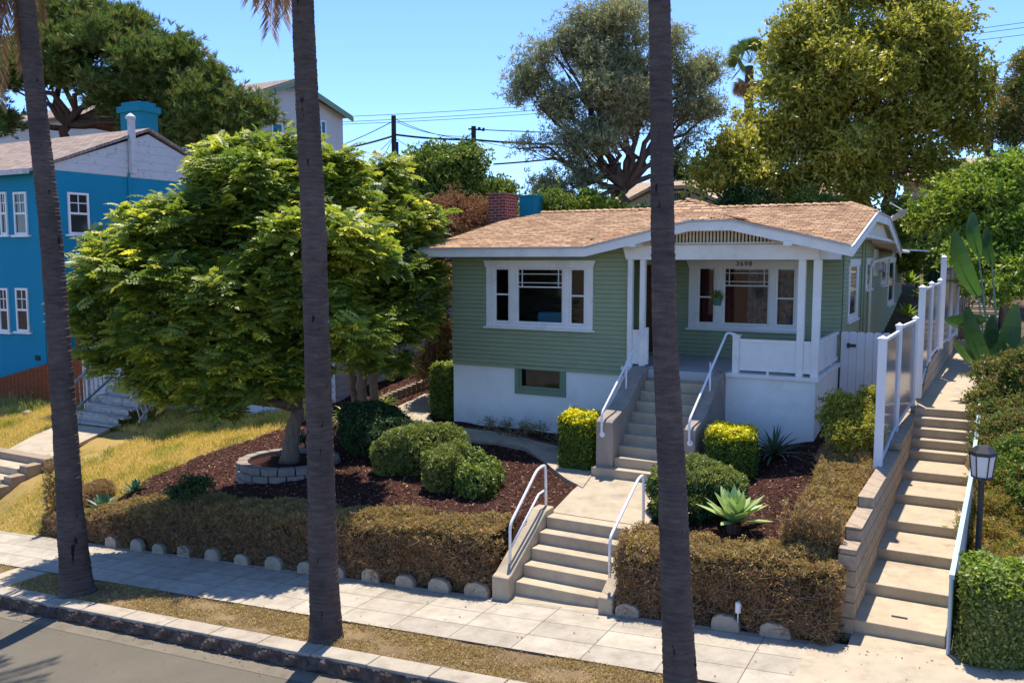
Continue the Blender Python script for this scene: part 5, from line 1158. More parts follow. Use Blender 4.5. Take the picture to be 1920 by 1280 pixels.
tree('dead_shrub', 'dried brown leafless shrub just left of the brick chimney', 'shrub', tuple(P(860, 480, 26)), tuple(P(860, 445, 26)), [(850, 405, 26, .62), (895, 400, 26.3, .5), (828, 435, 25.6, .5), (880, 440, 26, .5), (850, 380, 26.2, .3)], .06, TO, 300, 14, .18, 1.3, 'leaf_brown', 'twig', shell=.35, tilt=.8)
tree('column_shrub', 'thin tall brown-green shrub between the leafy tree and the green wall', 'shrub', tuple(P(822, 720, 21)), tuple(P(824, 660, 21)), [(822, 540, 21, (.28, .28, .5)), (826, 600, 21, (.26, .26, .5)), (818, 650, 21, (.24, .24, .4)), (835, 510, 21.5, .25), (800, 690, 21, .3)], .04, TL, 240, 12, .16, .9, 'leaf_brownhedge', 'twig', shell=.35, tilt=.8)
for k, (px, py, w, r, lf, lb) in enumerate([(1035, 392, 27.5, .45, 'leaf_mid', 'low green shrub just right of the small turquoise box'), (1105, 390, 28, .55, 'leaf_bright', 'low bright green shrub at the foot of the olive tree'), (1230, 400, 33, .7, 'leaf_dark', 'dark shrub right of the olive trunk behind the roof ridge'), (1400, 385, 30, .8, 'leaf_dark', 'dark shrub under the big yellow-green tree, left'), (1520, 390, 30, .8, 'leaf_mid', 'green shrub under the middle of the big yellow-green tree'), (1270, 310, 44, 1.0, 'leaf_dark', 'distant dark tree seen between the trunks above the beige house')]):
    tree('shrub', lb, 'shrub', tuple(P(px, py+50, w)), tuple(P(px, py+20, w)), [(px, py, w, r), (px-22, py+8, w, r*.7), (px+24, py+6, w, r*.7)], .05, TL, 170, 14, .2, 1.3, lf, 'twig', shell=.28, tilt=.7)
tree('leafy_tree', 'bright green leafy tree overhanging the public stairs at the right edge', 'tree', tuple(P(1885, 640, 22)), tuple(P(1880, 520, 22)), [(1850, 365, 23, .85), (1785, 375, 24, .7), (1900, 345, 23, .9), (1745, 410, 25, .6), (1850, 450, 22.5, .95), (1905, 430, 22, .9), (1815, 480, 22, .45), (1893, 530, 21.5, .7), (1930, 480, 22, .8), (1800, 420, 23.5, .6)], .12, TL, 760, 14, .22, 1.35, 'leaf_bright', 'trunkgray', shell=.26, tilt=.7, up=.3)
tree('leafy_tree', 'pale green bushy growth behind the right end of the roof under the satellite dish', 'shrub', tuple(P(1720, 560, 29)), tuple(P(1720, 470, 29)), [(1715, 430, 29, .75), (1690, 400, 29.5, .45), (1745, 450, 29, .55), (1715, 480, 28.5, .5)], .08, TL, 330, 14, .22, 1.35, 'leaf_mid', 'trunkgray', shell=.3, tilt=.7)
tree('reddish_tree', 'thin reddish-green tree cut by the right edge of the frame beside the tall pole', 'tree', tuple(P(1893, 380, 30)), tuple(P(1895, 300, 30)), [(1915, 170, 30, .7), (1905, 250, 30, .65), (1925, 120, 30, .5), (1930, 310, 30, .7), (1900, 210, 29.6, .35)], .07, TO, 300, 16, .24, 1.5, 'leaf_redgreen', 'trunkbrown', shell=.3)
# fan palm
fpm = root('fan_palm', 'fan palm with a dead skirt rising between the olive and the big yellow-green tree', 'palm tree', tuple(P(1405, 330, 42)))
mb = MB(); mb.tube([P(1405, 330, 42), P(1404, 200, 42), P(1405, 125, 42)], [.26, .22, .2], 10); build(mb, 'trunk', 'trunkbrown', fpm)
def fan(c, n, R, mat, nm, parent, lo=-.6, hi=1.2, seed=1):
    q = random.Random(seed); qs = []
    for i in range(n):
        a = q.uniform(0, 6.28); e = q.uniform(lo, hi); d = Vector((math.cos(a)*math.cos(e), math.sin(a)*math.cos(e), math.sin(e))); h = c+d*R*.55; s = d.orthogonal().normalized()
        qs.append((c, c+s*.015, h+s*.015, h)); u = d.cross(s)
        ang = q.uniform(0, 3.14); s, u = s*math.cos(ang)+u*math.sin(ang), u*math.cos(ang)-s*math.sin(ang)
        for k in range(15):
            t = -1.25+2.5*k/14; f = (d*math.cos(t)+s*math.sin(t)); tip = h+f*R*.55+Vector((0, 0, -.08*R)); w_ = u.cross(f)*.0+f.cross(u).normalized()*.035*R
            qs.append((h, h+f*R*.3+w_, tip, h+f*R*.3-w_))
    _quads(nm, np.array([[tuple(p) for p in f] for f in qs]), mat, parent)
fan(P(1405, 118, 42), 40, 1.25, 'frond', 'crown', fpm, -.3, 1.4, 2); fan(P(1405, 140, 42), 26, 1.1, 'frond_dead', 'skirt', fpm, -1.4, -.7, 3)

# ================================================================== SMALL PLANTS
def rosette(name, label, loc, n, L, W, mat, curve=.5, e0=.25, e1=1.45, cat='plant', group=None, fold=.25, seed=1, stem=0, taper=1.0, seg=6):
    q = random.Random(seed); r = root(name, label, cat, loc, group); V = []; loc = Vector(loc)
    quads = []; tone = []
    for i in range(n):
        a = i*2.399+q.uniform(-.2, .2); f = i/max(1, n-1); e = e0+(e1-e0)*f+q.uniform(-.1, .1); l = L*q.uniform(.8, 1.12)*(1-.25*f)
        d = Vector((math.cos(a)*math.cos(e), math.sin(a)*math.cos(e), math.sin(e))); p = loc+Vector((math.cos(a), math.sin(a), 0))*.02*(1-f)+Vector((0, 0, stem)); s = Vector((-math.sin(a), math.cos(a), 0)); v = d.copy(); prev = None; tn = q.random()
        for k in range(seg+1):
            t = k/seg; w = W*.5*(math.sin(math.pi*min(1, (t*.85+.13)))**taper)*(1 if t < 1 else .05) if taper else W*.5
            if t == 1: w = .002
            up = s.cross(v).normalized()*-1; up = -up if up.z < 0 else up
            row = (p-s*w+up*w*fold, p.copy(), p+s*w+up*w*fold)
            if prev: quads += [(prev[0], prev[1], row[1], row[0]), (prev[1], prev[2], row[2], row[1])]; tone += [tn*.8+.2*t]*2
            prev = row; v = (v+Vector((0, 0, -curve/seg))).normalized(); p = p+v*(l/seg)
    _quads('foliage', np.array([[tuple(p) for p in f] for f in quads]), mat, r, rnd=np.clip(np.array(tone), 0, 1))
    if stem: mb = MB(); mb.tube([loc-Vector((0, 0, .1)), loc+Vector((0, 0, stem))], [.09, .11], 9); build(mb, 'stem', 'trunkbrown', r)
    return r
rosette('agave', 'large pale green agave with broad pointed leaves in front of the bark mulch', (-2.93, 11.95, -1.70), 34, .60, .155, 'agave', -.05, .15, 1.45, 'agave', seed=3, stem=.18, fold=.35)
pz = PZ(195, 955, -2.78); rosette('agave', 'dark blue-green spiky agave behind the left end of the long hedge', tuple(pz), 26, .42, .09, 'agave_dark', -.05, .2, 1.4, 'agave', seed=4)
pz = PZ(255, 925, -2.62); rosette('agave', 'second dark agave a step higher at the edge of the dry lawn', tuple(pz), 26, .42, .09, 'agave_dark', .1, .2, 1.4, 'agave', seed=5)
rosette('strap_plant', 'dark strap-leaved plant against the white porch foundation', (-3.05, 15.15, -1.25), 46, .72, .05, 'strap_dark', .9, .35, 1.4, seed=6)
rosette('strap_plant', 'dark strap-leaved plant beside the left golden-topped shrub', (-6.95, 15.1, -1.52), 40, .62, .045, 'strap_dark', .6, .5, 1.45, seed=7)
for k, (px, py, z, lb) in enumerate([(650, 790, -1.5, 'left'), (720, 765, -1.42, 'right')]):
    rosette('agapanthus', f'bright arching strap-leaved clump to the {lb} of the three pale trunks', tuple(PZ(px, py, z)), 60, .62, .045, 'strap', 1.5, .4, 1.4, seed=8+k, group='arching strap-leaved clumps')
rosette('agapanthus', 'dark arching strap-leaved clump between the planter tree and the middle palm', tuple(PZ(568, 830, -1.72)), 50, .5, .04, 'strap_dark', 1.4, .4, 1.4, seed=12, group='arching strap-leaved clumps')
for k, (px, py, w, s_) in enumerate([(1706, 520, 27, .55), (1735, 545, 26.5, .5), (1700, 580, 26, .5), (1690, 485, 28, .4)]):
    rosette('agave', ['bright yellow-green agave left of the dark cactus column', 'bright agave right under the dark cactus column', 'lowest bright agave beside the tall fence post', 'topmost bright agave beside the rear wall corner'][k], tuple(P(px, py+12, w)), 34, s_, .10, 'leaf_bright', .1, .1, 1.4, 'agave', group='bright agaves behind the fence', seed=20+k)
for k, (px, dy) in enumerate([(1746, 0), (1757, 10), (1738, 18)]):
    cr = root('column_cactus', ['tall dark column cactus behind the fence', 'slightly shorter cactus column on the right', 'shortest cactus column on the left'][k], 'cactus', tuple(P(px, 560, 30)), 'dark column cacti')
    mb = MB(); a, b = P(px, 560, 30), P(px, 462+dy, 30); rows = []
    for i in range(10):
        c = a.lerp(b, i/9); rr = .10*(1 if i < 8 else .8 if i < 9 else .3); rows.append([(c.x+rr*(1+.16*math.cos(8*t))*math.cos(t), c.y+rr*(1+.16*math.cos(8*t))*math.sin(t), c.z) for t in np.linspace(0, 2*math.pi, 49)])
    mb.grid(rows); build(mb, 'stem', 'cactus', cr)
# bird of paradise: paddle leaves on stalks
bp = root('giant_bird_of_paradise', 'giant paddle-leaved plant leaning over the public stairs', 'plant', tuple(P(1862, 760, 18)))
def paddle(tip0, tip1, width, stalk, mat='bigleaf', twist=0, tone=.5):
    a, b = Vector(tip0), Vector(tip1); d = (b-a); side = d.cross(Vector((0, 1, .2))).normalized(); side = (side+Vector((0, twist, 0))).normalized(); nrm = side.cross(d.normalized()); rows = []; n = 12; qs = []
    for i in range(n+1):
        t = i/n; w = width*.5*(math.sin(math.pi*(t*.93+.05))**.6); c = a+d*t+nrm*(-.12*d.length*math.sin(math.pi*t)); rows.append([c-side*w+nrm*w*.28, c-side*w*.5+nrm*w*.08, c, c+side*w*.5+nrm*w*.08, c+side*w+nrm*w*.28])
    for i in range(n):
        for j in range(4):
            qs.append((rows[i][j], rows[i][j+1], rows[i+1][j+1], rows[i+1][j]))
    tn_ = np.clip(np.array([tone+(.35 if False else 0)+(.07*math.sin(i*2.9+j*.7)) for i in range(n) for j in range(4)]), 0, 1); V_ = np.array([[tuple(p) for p in f] for f in qs]); _quads('leaf', V_, mat, bp, rnd=tn_)
    mb = MB(); mb.tube([Vector(stalk), Vector(stalk).lerp(a, .6)+Vector((0, 0, .1)), a, a+d*.9+nrm*(-.03)], [.035, .025, .018, .004], 6); build(mb, 'stalk', 'shadegreen', bp)
b0 = P(1865, 790, 18)
for (x0, y0, x1, y1, w_, wd, m_, tw, tn) in [(1835, 560, 1788, 432, 18, .42, 'bigleaf', .5, .9), (1835, 480, 1822, 398, 18.4, .36, 'bigleaf', .8, .9), (1850, 600, 1772, 600, 17.6, .36, 'bigleaf', .4, .2), (1868, 720, 1812, 575, 17, .42, 'bigleaf', .6, .4), (1890, 740, 1905, 570, 16.8, .44, 'bigleaf', .5, .5), (1895, 720, 1960, 600, 16.5, .4, 'bigleaf', .5, .2), (1850, 690, 1788, 640, 17.2, .32, 'bigleaf', .9, .7), (1860, 500, 1850, 425, 18.5, .3, 'bigleaf', .9, .5), (1870, 700, 1860, 590, 17.3, .4, 'bigleaf', .8, .1)]:
    paddle(P(x0, y0, w_), P(x1, y1, w_), wd, b0+Vector((rs.uniform(-.15, .15), rs.uniform(-.15, .15), 0)), m_, tw, tn)
# shrubs right of the stairs and by the gate
def loose(name, label, blobs, n, per, tm, size, mat, group=None, cat='shrub'):
    B = [(tuple(P(px, py, w)), (r, r, r*.9)) for px, py, w, r in blobs]; b = P(blobs[0][0], blobs[0][1], blobs[0][2]); zb = G(b.x, b.y)
    r = root(name, label, cat, (b.x, b.y, zb), group); mb = MB(); q = random.Random(len(label))
    for c, rr in B:
        for k in range(5): mb.tube([(b.x+q.uniform(-.05, .05), b.y+q.uniform(-.05, .05), zb-.05), ((b.x+c[0])/2+q.uniform(-.08, .08), (b.y+c[1])/2, (zb+c[2])/2), (c[0]+q.uniform(-1, 1)*rr[0]*.7, c[1]+q.uniform(-1, 1)*rr[0]*.7, c[2]+q.uniform(-.2, 1)*rr[0]*.8)], [.012, .009, .004], 4)
    build(mb, 'stem', 'twig', r); crown(B, n, per, .07, tm, size, mat, r, name='foliage', shell=.35, tilt=.8); return r
loose('wild_shrub', 'loose yellow-green shrub spilling in front of the white gate', [(1598, 775, 14.4, .30), (1572, 760, 14.5, .2), (1620, 805, 14.0, .24), (1632, 745, 14.6, .16), (1560, 785, 14.4, .14), (1590, 815, 14.0, .26)], 330, 12, TL, .55, 'leaf_yellow')
loose('nandina', 'orange and green feathery shrub behind the lamp post', [(1880, 905, 12.8, .34), (1868, 960, 12.4, .34), (1858, 1010, 11.9, .30), (1890, 1040, 11.6, .28), (1866, 1060, 11.4, .26), (1905, 985, 12.2, .28), (1822, 985, 12.2, .12), (1835, 1040, 11.6, .16)], 620, 11, TO, .62, 'leaf_red')
loose('red_shrub', 'small red-tipped shrub where the pale rail begins to climb', [(1868, 815, 14.0, .32), (1890, 845, 13.5, .32), (1845, 835, 13.9, .16), (1905, 800, 14.0, .3)], 360, 11, TL, .5, 'leaf_redgreen')
loose('tall_shrub', 'dark loose shrub between the paddle leaves and the pale rail', [(1880, 745, 15.4, .42), (1862, 705, 16, .34), (1905, 780, 14.8, .4), (1838, 745, 15.6, .2), (1915, 700, 15.4, .45), (1850, 775, 15.0, .2)], 620, 11, TL, .62, 'leaf_redgreen')
loose('dark_bush', 'dark leafy bush at the right frame edge above the gravel strip', [(1908, 885, 12.7, .32), (1918, 930, 12.4, .28), (1918, 850, 13.0, .3)], 240, 11, TL, .6, 'leaf_mid')
loose('ground_plant', 'low grey-green plants in the bed under the basement window', [(950, 796, 17.9, .10), (985, 800, 17.6, .11), (1012, 803, 17.4, .11), (918, 793, 18.1, .09)], 60, 10, TM, .5, 'leaf_olive')
loose('ground_plant', 'low shaded plants in the dark mulch above the long hedge', [(355, 915, 15.4, .2), (380, 910, 15.3, .16), (330, 920, 15.5, .14)], 100, 10, TM, .8, 'leaf_dark')
loose('ground_plant', 'small blue-green lavender clump left of the large rounded shrub', [(770, 830, 16.6, .22), (785, 850, 16.2, .2)], 110, 10, TO, .5, 'leaf_olive')
loose('vine', 'leafy vine growing over the far end of the white panel fence', [(1810, 520, 27, .4), (1830, 500, 27, .4), (1800, 540, 26.5, .25)], 120, 12, TL, .9, 'leaf_mid')
# hanging basket and porch plant
hb = root('hanging_basket', 'small hanging flower pot on chains in front of the porch window', 'hanging plant', tuple(PY(1345, 565, 16.9)))
c = PY(1345, 563, 16.9); mb = MB(); mb.tube([(c.x, c.y, c.z-.10), (c.x, c.y, c.z+.06)], [.07, .11], 12); build(mb, 'pot', 'terracotta', hb)
for k in range(3): mb = MB(); a = k*2.1; mb.tube([(c.x+.1*math.cos(a), c.y+.1*math.sin(a), c.z+.06), (c.x, c.y, c.z+.62)], .004, 4); build(mb, 'chain', 'alum', hb)
mb = MB(); mb.tube([(c.x, c.y, c.z+.62), (c.x, c.y, 2.44)], .004, 4); build(mb, 'hook', 'alum', hb)
crown([((c.x, c.y, c.z+.1), (.13, .13, .08))], 26, 9, .03, TM, .5, 'flower', hb, name='flowers')
rosette('porch_plant', 'dark potted plant behind the porch balustrade at the right', (-2.95, 17.3, .30), 24, .5, .05, 'strap_dark', .9, .5, 1.4, seed=31)
mb = MB(); mb.tube([(-2.95, 17.3, ZF), (-2.95, 17.3, .32)], [.11, .15], 12); build(mb, 'flower_pot', 'terracotta', label='pot of the dark plant behind the porch balustrade', cat='flower pot')
c = PY(1384, 1137, 10.42); mb = MB(); mb.tube([(c.x, 10.42, c.z-.07), (c.x, 10.42, c.z+.05), (c.x, 10.42, c.z+.065)], [.036, .036, .02], 12); mb.tube([(c.x, 10.42, S(c.x)), (c.x, 10.42, c.z-.07)], .008, 6); build(mb, 'marker_light', 'pvc', label='small white cylinder standing in front of the front hedge', cat='garden light')
# leaf bits on the hedge stones omitted

# ================================================================== NEIGHBOURING BUILDINGS
bh = root('turquoise_house', 'two-storey turquoise stucco house with white gable and brown roof', 'house', (-30, 20, -2.4))
XB, YB0 = -26.5, 17.3
ap = PX(277, 246, XB); bk = 2*ap.y-YB0; ze = 5.03
mb = MB()
fw = [(0, 17, 360, 440), (26, 54, 360, 440), (-2, 20, 540, 622), (30, 57, 540, 622)]
mb.box(-42, XB, YB0, bk, -4, ze); mb.prism([(XB, YB0, ze), (XB, bk, ze), (XB, ap.y, ap.z-.12)], (-15, 0, 0)) if False else None
build(mb, 'wall', 'teal', bh)
mb = MB(); n = 12
mb.prism([(XB+.01, YB0+.02, ze), (XB+.01, bk-.02, ze), (XB+.01, ap.y, ap.z-.12)], (-.1, 0, 0))
for i in range(6):
    z0 = ze+.02+i*.29; z1 = z0+.27
    f = lambda z: (ap.y-YB0)*(1-(z-ze)/(ap.z-.14-ze))
    if f(z1) < .2: break
    mb.prism([(XB+.028, ap.y-f(z0), z0), (XB+.028, ap.y+f(z0), z0), (XB+.014, ap.y+f(z1), z1), (XB+.014, ap.y-f(z1), z1)], (-.015, 0, 0))
gw = build(mb, 'gable', 'plaster_old', bh)
mb = MB(); sl_ = (ap.z-ze)/(ap.y-YB0); ov = .35
for sg, ye_ in ((-1, YB0-ov), (1, bk+ov)):
    mb.prism([(XB+.12, ye_, ze-ov*sl_), (XB+.12, ap.y, ap.z), (-42.4, ap.y, ap.z), (-42.4, ye_, ze-ov*sl_)], (0, 0, .10))
bhr = build(mb, 'roof', 'shingle2', bh)
mb = MB(); mb.box(-42.4, XB+.14, YB0-ov-.03, YB0-ov-.002, ze-ov*sl_-.05, ze-ov*sl_+.11); build(mb, 'eave_trim', 'plaster_old', bhr)
c = P(261, 228, 33.2); mb = MB(); mb.box(c.x-.55, c.x+.55, c.y-.4, c.y+.4, 5.8, c.z+.35); mb.box(c.x-.64, c.x+.64, c.y-.5, c.y+.5, c.z+.30, c.z+.52); mb.box(c.x-.5, c.x+.5, c.y-.38, c.y+.38, c.z+.5, c.z+.68); build(mb, 'chimney', 'teal2', bh, label='stepped turquoise chimney')
v = PX(249, 325, XB+.12); v1 = PX(249, 224, XB+.12); mb = MB(); mb.box(v.x-.06, v.x+.10, v.y-.10, v.y+.10, v.z, v1.z); mb.tube([(v.x, v.y, v1.z), (v.x, v.y, v1.z+.08), (v.x, v.y, v1.z+.2)], [.17, .17, .03], 8); build(mb, 'vent_pipe', 'plaster_old', bh)
mb = MB(); mb.box(XB+.01, XB+.06, v.y-.15, v.y-.06, -2.5, v.z); build(mb, 'downpipe', 'teal', bh)
def nwin(par, ax, fix, px0, px1, py0, py1, grid_=True, lab=None):
    if ax == 'F': a = PY(px0, py0, fix); b = PY(px1, py1, fix); u0, u1 = a.x, b.x
    else: a = PX(px0, py0, fix); b = PX(px1, py1, fix); u0, u1 = a.y, b.y
    z1, z0 = (a.z+PY(px1, py0, fix).z)/2 if ax == 'F' else a.z, b.z; zm = (z0+z1)/2; m = MB()
    for q in cells(u0, u1, z0, z1, [(u0+.07, u1-.07, z0+.07, z1-.07)]): fb(m, ax, fix, q[0], q[1], -.02, .05, q[2], q[3])
    fb(m, ax, fix, u0+.07, u1-.07, .0, .045, zm-.035, zm+.035); w = build(m, 'window', 'trim', par, label=lab)
    m = MB(); fb(m, ax, fix, u0-.12, u1+.12, 0, .1, z0-.07, z0-.002); build(m, 'sill', 'trim', w)
    m = MB(); fb(m, ax, fix, u0+.05, u1-.05, .005, .012, z0+.05, z1-.05); build(m, 'pane', 'glass_dark', w)
    m = MB(); um = (u0+u1)/2; zq = (zm+z1)/2; fb(m, ax, fix, um-.015, um+.015, .013, .03, zm, z1-.07); fb(m, ax, fix, u0+.07, u1-.07, .013, .028, zq-.015, zq+.015)
    if grid_: build(m, 'muntin', 'trim', w)
    return w
for a, b, c_, d_ in fw: nwin(bh, 'F', YB0, a, b, c_, d_, True)
nwin(bh, 'S', XB, 125, 168, 360, 440, True)
mb = MB(); p = PY(71, 671, YB0-.01); mb.box(p.x-.12, p.x+.12, YB0-.03, YB0-.002, p.z-.08, p.z+.08); build(mb, 'wall_vent', 'pole', bh)
rf = root('rust_fence', 'rust-red stained board fence at the foot of the turquoise house', 'fence', (-26.4, 16.8, -2.6))
mb = MB(); a, b = PY(-60, 725, 16.9), PY(92, 679, 16.9); c_ = PY(160, 655, 16.9)
for (p0, p1) in ((a, b), (b, c_)):
    n = int((p1.x-p0.x)/.2)
    for i in range(n): x = p0.x+(p1.x-p0.x)*i/n; z = p0.z+(p1.z-p0.z)*i/n; mb.box(x, x+.19, 16.9, 16.93, -3.6, z)
build(mb, 'board', 'rust', rf)
mb = MB(); p0, p1 = PY(144, 610, 17.4), PY(160, 610, 17.4); mb.box(p0.x, p1.x, 17.35, 17.45, -3, p0.z+.0); build(mb, 'tall_board', 'rust', rf)
# white cottage behind the big tree
ct = root('white_cottage', 'small peeling white cottage half hidden behind the big tree', 'house', (-19, 21, -2.3))
mb = MB(); mb.box(-24.0, -14.3, 17.0, 25, -3.0, 2.0)
siding(mb, 'F', 17.0, -24.0, -14.3, -2.6, 2.0, [], h=.16); siding(mb, 'S', -14.3, 17.0, 25, -2.6, 2.0, [], h=.16); build(mb, 'wall', 'plaster_old', ct)
mb = MB(); mb.prism([(-24.4, 16.6, 2.0), (-13.9, 16.6, 2.0), (-15.8, 20.9, 2.95), (-22.2, 20.9, 2.95)], (0, .01, .06)); mb.prism([(-24.4, 25.4, 2.0), (-13.9, 25.4, 2.0), (-15.8, 21.0, 2.95), (-22.2, 21.0, 2.95)], (0, -.01, .06)); mb.prism([(-13.9, 16.6, 2.0), (-13.9, 25.4, 2.0), (-15.8, 21.0, 2.95)], (0, 0, .06)); mb.prism([(-24.4, 16.6, 2.0), (-24.4, 25.4, 2.0), (-22.2, 21.0, 2.95)], (0, 0, .06)); build(mb, 'roof', 'shingle2', ct)
mb = MB(); a = PY(118, 497, 15.7); b = PY(250, 497, 15.7); mb.prism([(a.x, 15.7, a.z), (b.x+2, 15.7, a.z), (b.x+2, 17.0, a.z+.32), (a.x+.4, 17.0, a.z+.32)], (0, 0, .07)); build(mb, 'porch_roof', 'plaster_old', ct)
for x in (a.x+.5, a.x+.62, b.x): mb = MB(); mb.box(x, x+.08, 15.8, 15.88, -2.3, a.z); build(mb, 'porch_post', 'plaster_old', ct)
# wooden stairs of the cottage
ws = root('wooden_stairs', 'crooked wooden stairs with peeling white paint and leaning rails', 'stairs', (-20.9, 15, -2.35))
x0, x1 = -21.9, -20.0
for i in range(8):
    z = -2.20+.19*i; y = 14.75+.27*i; jx = rs.uniform(-.06, .06); a = rs.uniform(-.015, .03)
    mb = MB(); mb.prism([(x0+jx+i*.07, y, z+a), (x1+jx+i*.07, y+.03, z-a), (x1+jx+i*.07, y+.30, z-a), (x0+jx+i*.07, y+.30, z+a)], (0, 0, -.05)); build(mb, 'tread', 'oldwood', ws)
    mb = MB(); mb.box(x0+.05+i*.07, x1-.05+i*.07, y+.25, y+.27, z, z+.15); build(mb, 'riser', 'oldwood', ws)
def wrail(pts, lean, n):
    a, b = Vector(pts[0]), Vector(pts[1]); l = Vector(lean); mb = MB(); mb.prism([a, b, b+Vector((.09, 0, 0)), a+Vector((.09, 0, 0))], (0, 0, .06)); mb.prism([a+l, b+l, b+l+Vector((.05, 0, 0)), a+l+Vector((.05, 0, 0))], (0, 0, .07)); rr = build(mb, 'handrail', 'oldwood', ws)
    for i in range(n):
        t = (i+.5)/n; p = a.lerp(b, t); mb = MB(); mb.tube([p+l+Vector((.03, 0, 0)), p+Vector((.04, 0, 0))], .018, 5); build(mb, 'baluster', 'oldwood', rr)
wrail([PY(133, 722, 14.9), PY(207, 660, 16.6)], (.02, .02, -.75), 9)
wrail([PY(243, 746, 14.8), PY(292, 690, 16.3)], (.30, 0, -.62), 8)
# neighbour's concrete steps and walk
ns = root('neighbour_steps', 'tan block steps climbing to the dry lawn at the left edge', 'stairs', (-19.5, 11.5, -3.4))
for i in range(6):
    mb = MB(); z = -2.67-.17*i; y = 12.25-.38*i; mb.box(-21.6, -19.50, y-.38, y+.06, z-.9, z); build(mb, 'step', 'concrete2', ns, bevel=.015)
mb = MB(); mb.box(-21.9, -19.12, 12.32, 12.62, -3.4, -2.50); build(mb, 'landing', 'block', ns, bevel=.012)
for i in range(5):
    mb = MB(); mb.box(-19.48, -19.20, 12.30-.38*(i+1), 12.30-.38*i, -4.0, -2.60-.17*i); build(mb, 'side_block', 'block', ns, bevel=.012)
drape('neighbour_walk', [(-21.0, 12.6, -2.505), (-21.6, 13.6, -2.42), (-22.0, 14.8, -2.30)], [(-19.3, 12.6, -2.505), (-19.7, 13.6, -2.42), (-20.1, 14.8, -2.28)], 'concrete', kind='structure', label='concrete walk from the block steps to the wooden stairs')
# far stucco building
st = root('stucco_building', 'pale stucco apartment building with green fascia and a tall gable behind the pine', 'building', (-50, 45, 4))
XS = -37.2; pa = PX(545, 152, XS); pf = PX(470, 174, XS); pb = PX(650, 222, XS)
mb = MB(); mb.prism([(XS, pf.y, 3), (XS, pb.y-.4, 3), (XS, pb.y-.4, pb.z+.1), (XS, pa.y, pa.z-.2), (XS, pf.y+.2, pf.z-.1)], (-26, 0, 0)); build(mb, 'wall', 'stucco', st)
mb = MB(); mb.prism([(XS+.5, pf.y-.5, pf.z-.25), (XS+.5, pa.y, pa.z), (XS-27, pa.y, pa.z), (XS-27, pf.y-.5, pf.z-.25)], (0, 0, .12)); mb.prism([(XS+.5, pa.y, pa.z), (XS+.5, pb.y, pb.z), (XS-27, pb.y, pb.z), (XS-27, pa.y, pa.z)], (0, 0, .12)); sr = build(mb, 'roof', 'shingle2', st)
mb = MB()
for a, b in (((pf.y-.5, pf.z-.25), (pa.y, pa.z)), ((pa.y, pa.z), (pb.y, pb.z))): mb.prism([(XS+.52, a[0], a[1]-.28), (XS+.52, b[0], b[1]-.28), (XS+.52, b[0], b[1]+.02), (XS+.52, a[0], a[1]+.02)], (.06, 0, 0))
build(mb, 'fascia', 'teal_dark' if False else 'shadegreen', sr)
for k, (a, b, c_, d_) in enumerate([(508, 530, 228, 270), (600, 611, 225, 262), (590, 605, 480, 500)][:2]):
    p0, p1 = PX(a, c_, XS), PX(b, d_, XS); mb = MB()
    for q in cells(p0.y, p1.y, p1.z, p0.z, [(p0.y+.1, p1.y-.1, p1.z+.1, p0.z-.1)]): fb(mb, 'S', XS, q[0], q[1], 0, .06, q[2], q[3])
    w = build(mb, 'window', 'trim', st); mb = MB(); fb(mb, 'S', XS, p0.y+.1, p1.y-.1, .005, .02, p1.z+.1, p0.z-.1); build(mb, 'pane', 'teal2', w)
p0, p1 = PX(541, 160, XS), PX(546, 173, XS); mb = MB()
for i in range(5): z = p1.z+(p0.z-p1.z)*i/5; mb.box(XS+.0, XS+.05, p0.y-.2, p0.y+.3, z, z+.06)
build(mb, 'gable_vent', 'alum', st)
# beige bungalow behind
bg_ = root('beige_bungalow', 'beige bungalow with a slatted gable vent behind the olive and big tree', 'house', (-10, 40, 1.8))
mb = MB(); mb.box(-14.5, -5.5, 37.2, 46, 1.5, 4.6); mb.box(-12.8, -10.6, 36.4, 37.3, 1.5, 4.55); build(mb, 'wall', 'beige', bg_)
mb = MB(); mb.prism([(-15.2, 36.6, 4.55), (-4.9, 36.6, 4.55), (-4.9, 41.5, 5.85), (-15.2, 41.5, 5.85)], (0, 0, .12)); mb.prism([(-15.2, 46.4, 4.55), (-4.9, 46.4, 4.55), (-4.9, 41.5, 5.85), (-15.2, 41.5, 5.85)], (0, 0, .12)); mb.prism([(-13.6, 35.9, 4.7), (-12.4, 35.9, 5.15), (-11.1, 35.9, 5.15), (-9.8, 35.9, 4.7), (-9.8, 38, 4.7), (-11.1, 40, 5.3), (-12.4, 40, 5.3), (-13.6, 38, 4.7)], (0, 0, .1)) if False else None
build(mb, 'roof', 'shingle3', bg_)
mb = MB(); gp = [(-14.0, 35.95, 4.45), (-12.7, 35.95, 5.05), (-11.2, 35.95, 5.05), (-9.8, 35.95, 4.45)]
mb.prism(gp, (0, .1, 0)); mb.prism([(-14.2, 35.8, 4.42), (-12.75, 35.8, 5.12), (-12.7, 35.8, 5.27), (-14.2, 35.8, 4.57)], (0, 2.5, 0)); mb.prism([(-12.75, 35.8, 5.12), (-11.15, 35.8, 5.12), (-11.15, 35.8, 5.27), (-12.75, 35.8, 5.27)], (0, 3.4, 0)); mb.prism([(-11.15, 35.8, 5.12), (-9.6, 35.8, 4.42), (-9.6, 35.8, 4.57), (-11.15, 35.8, 5.27)], (0, 2.5, 0)); gv = build(mb, 'gable', 'beige', bg_)
mb = MB()
for i in range(16): x = -12.55+i*.1; mb.box(x, x+.05, 35.92, 35.945, 4.62, 4.95)
build(mb, 'gable_vent', 'pole', bg_)
mb = MB(); mb.box(-11.3, -10.9, 36.36, 36.395, 3.4, 4.2); mb.box(-12.3, -11.8, 36.36, 36.395, 3.4, 4.2); build(mb, 'window', 'glass_dark', bg_)
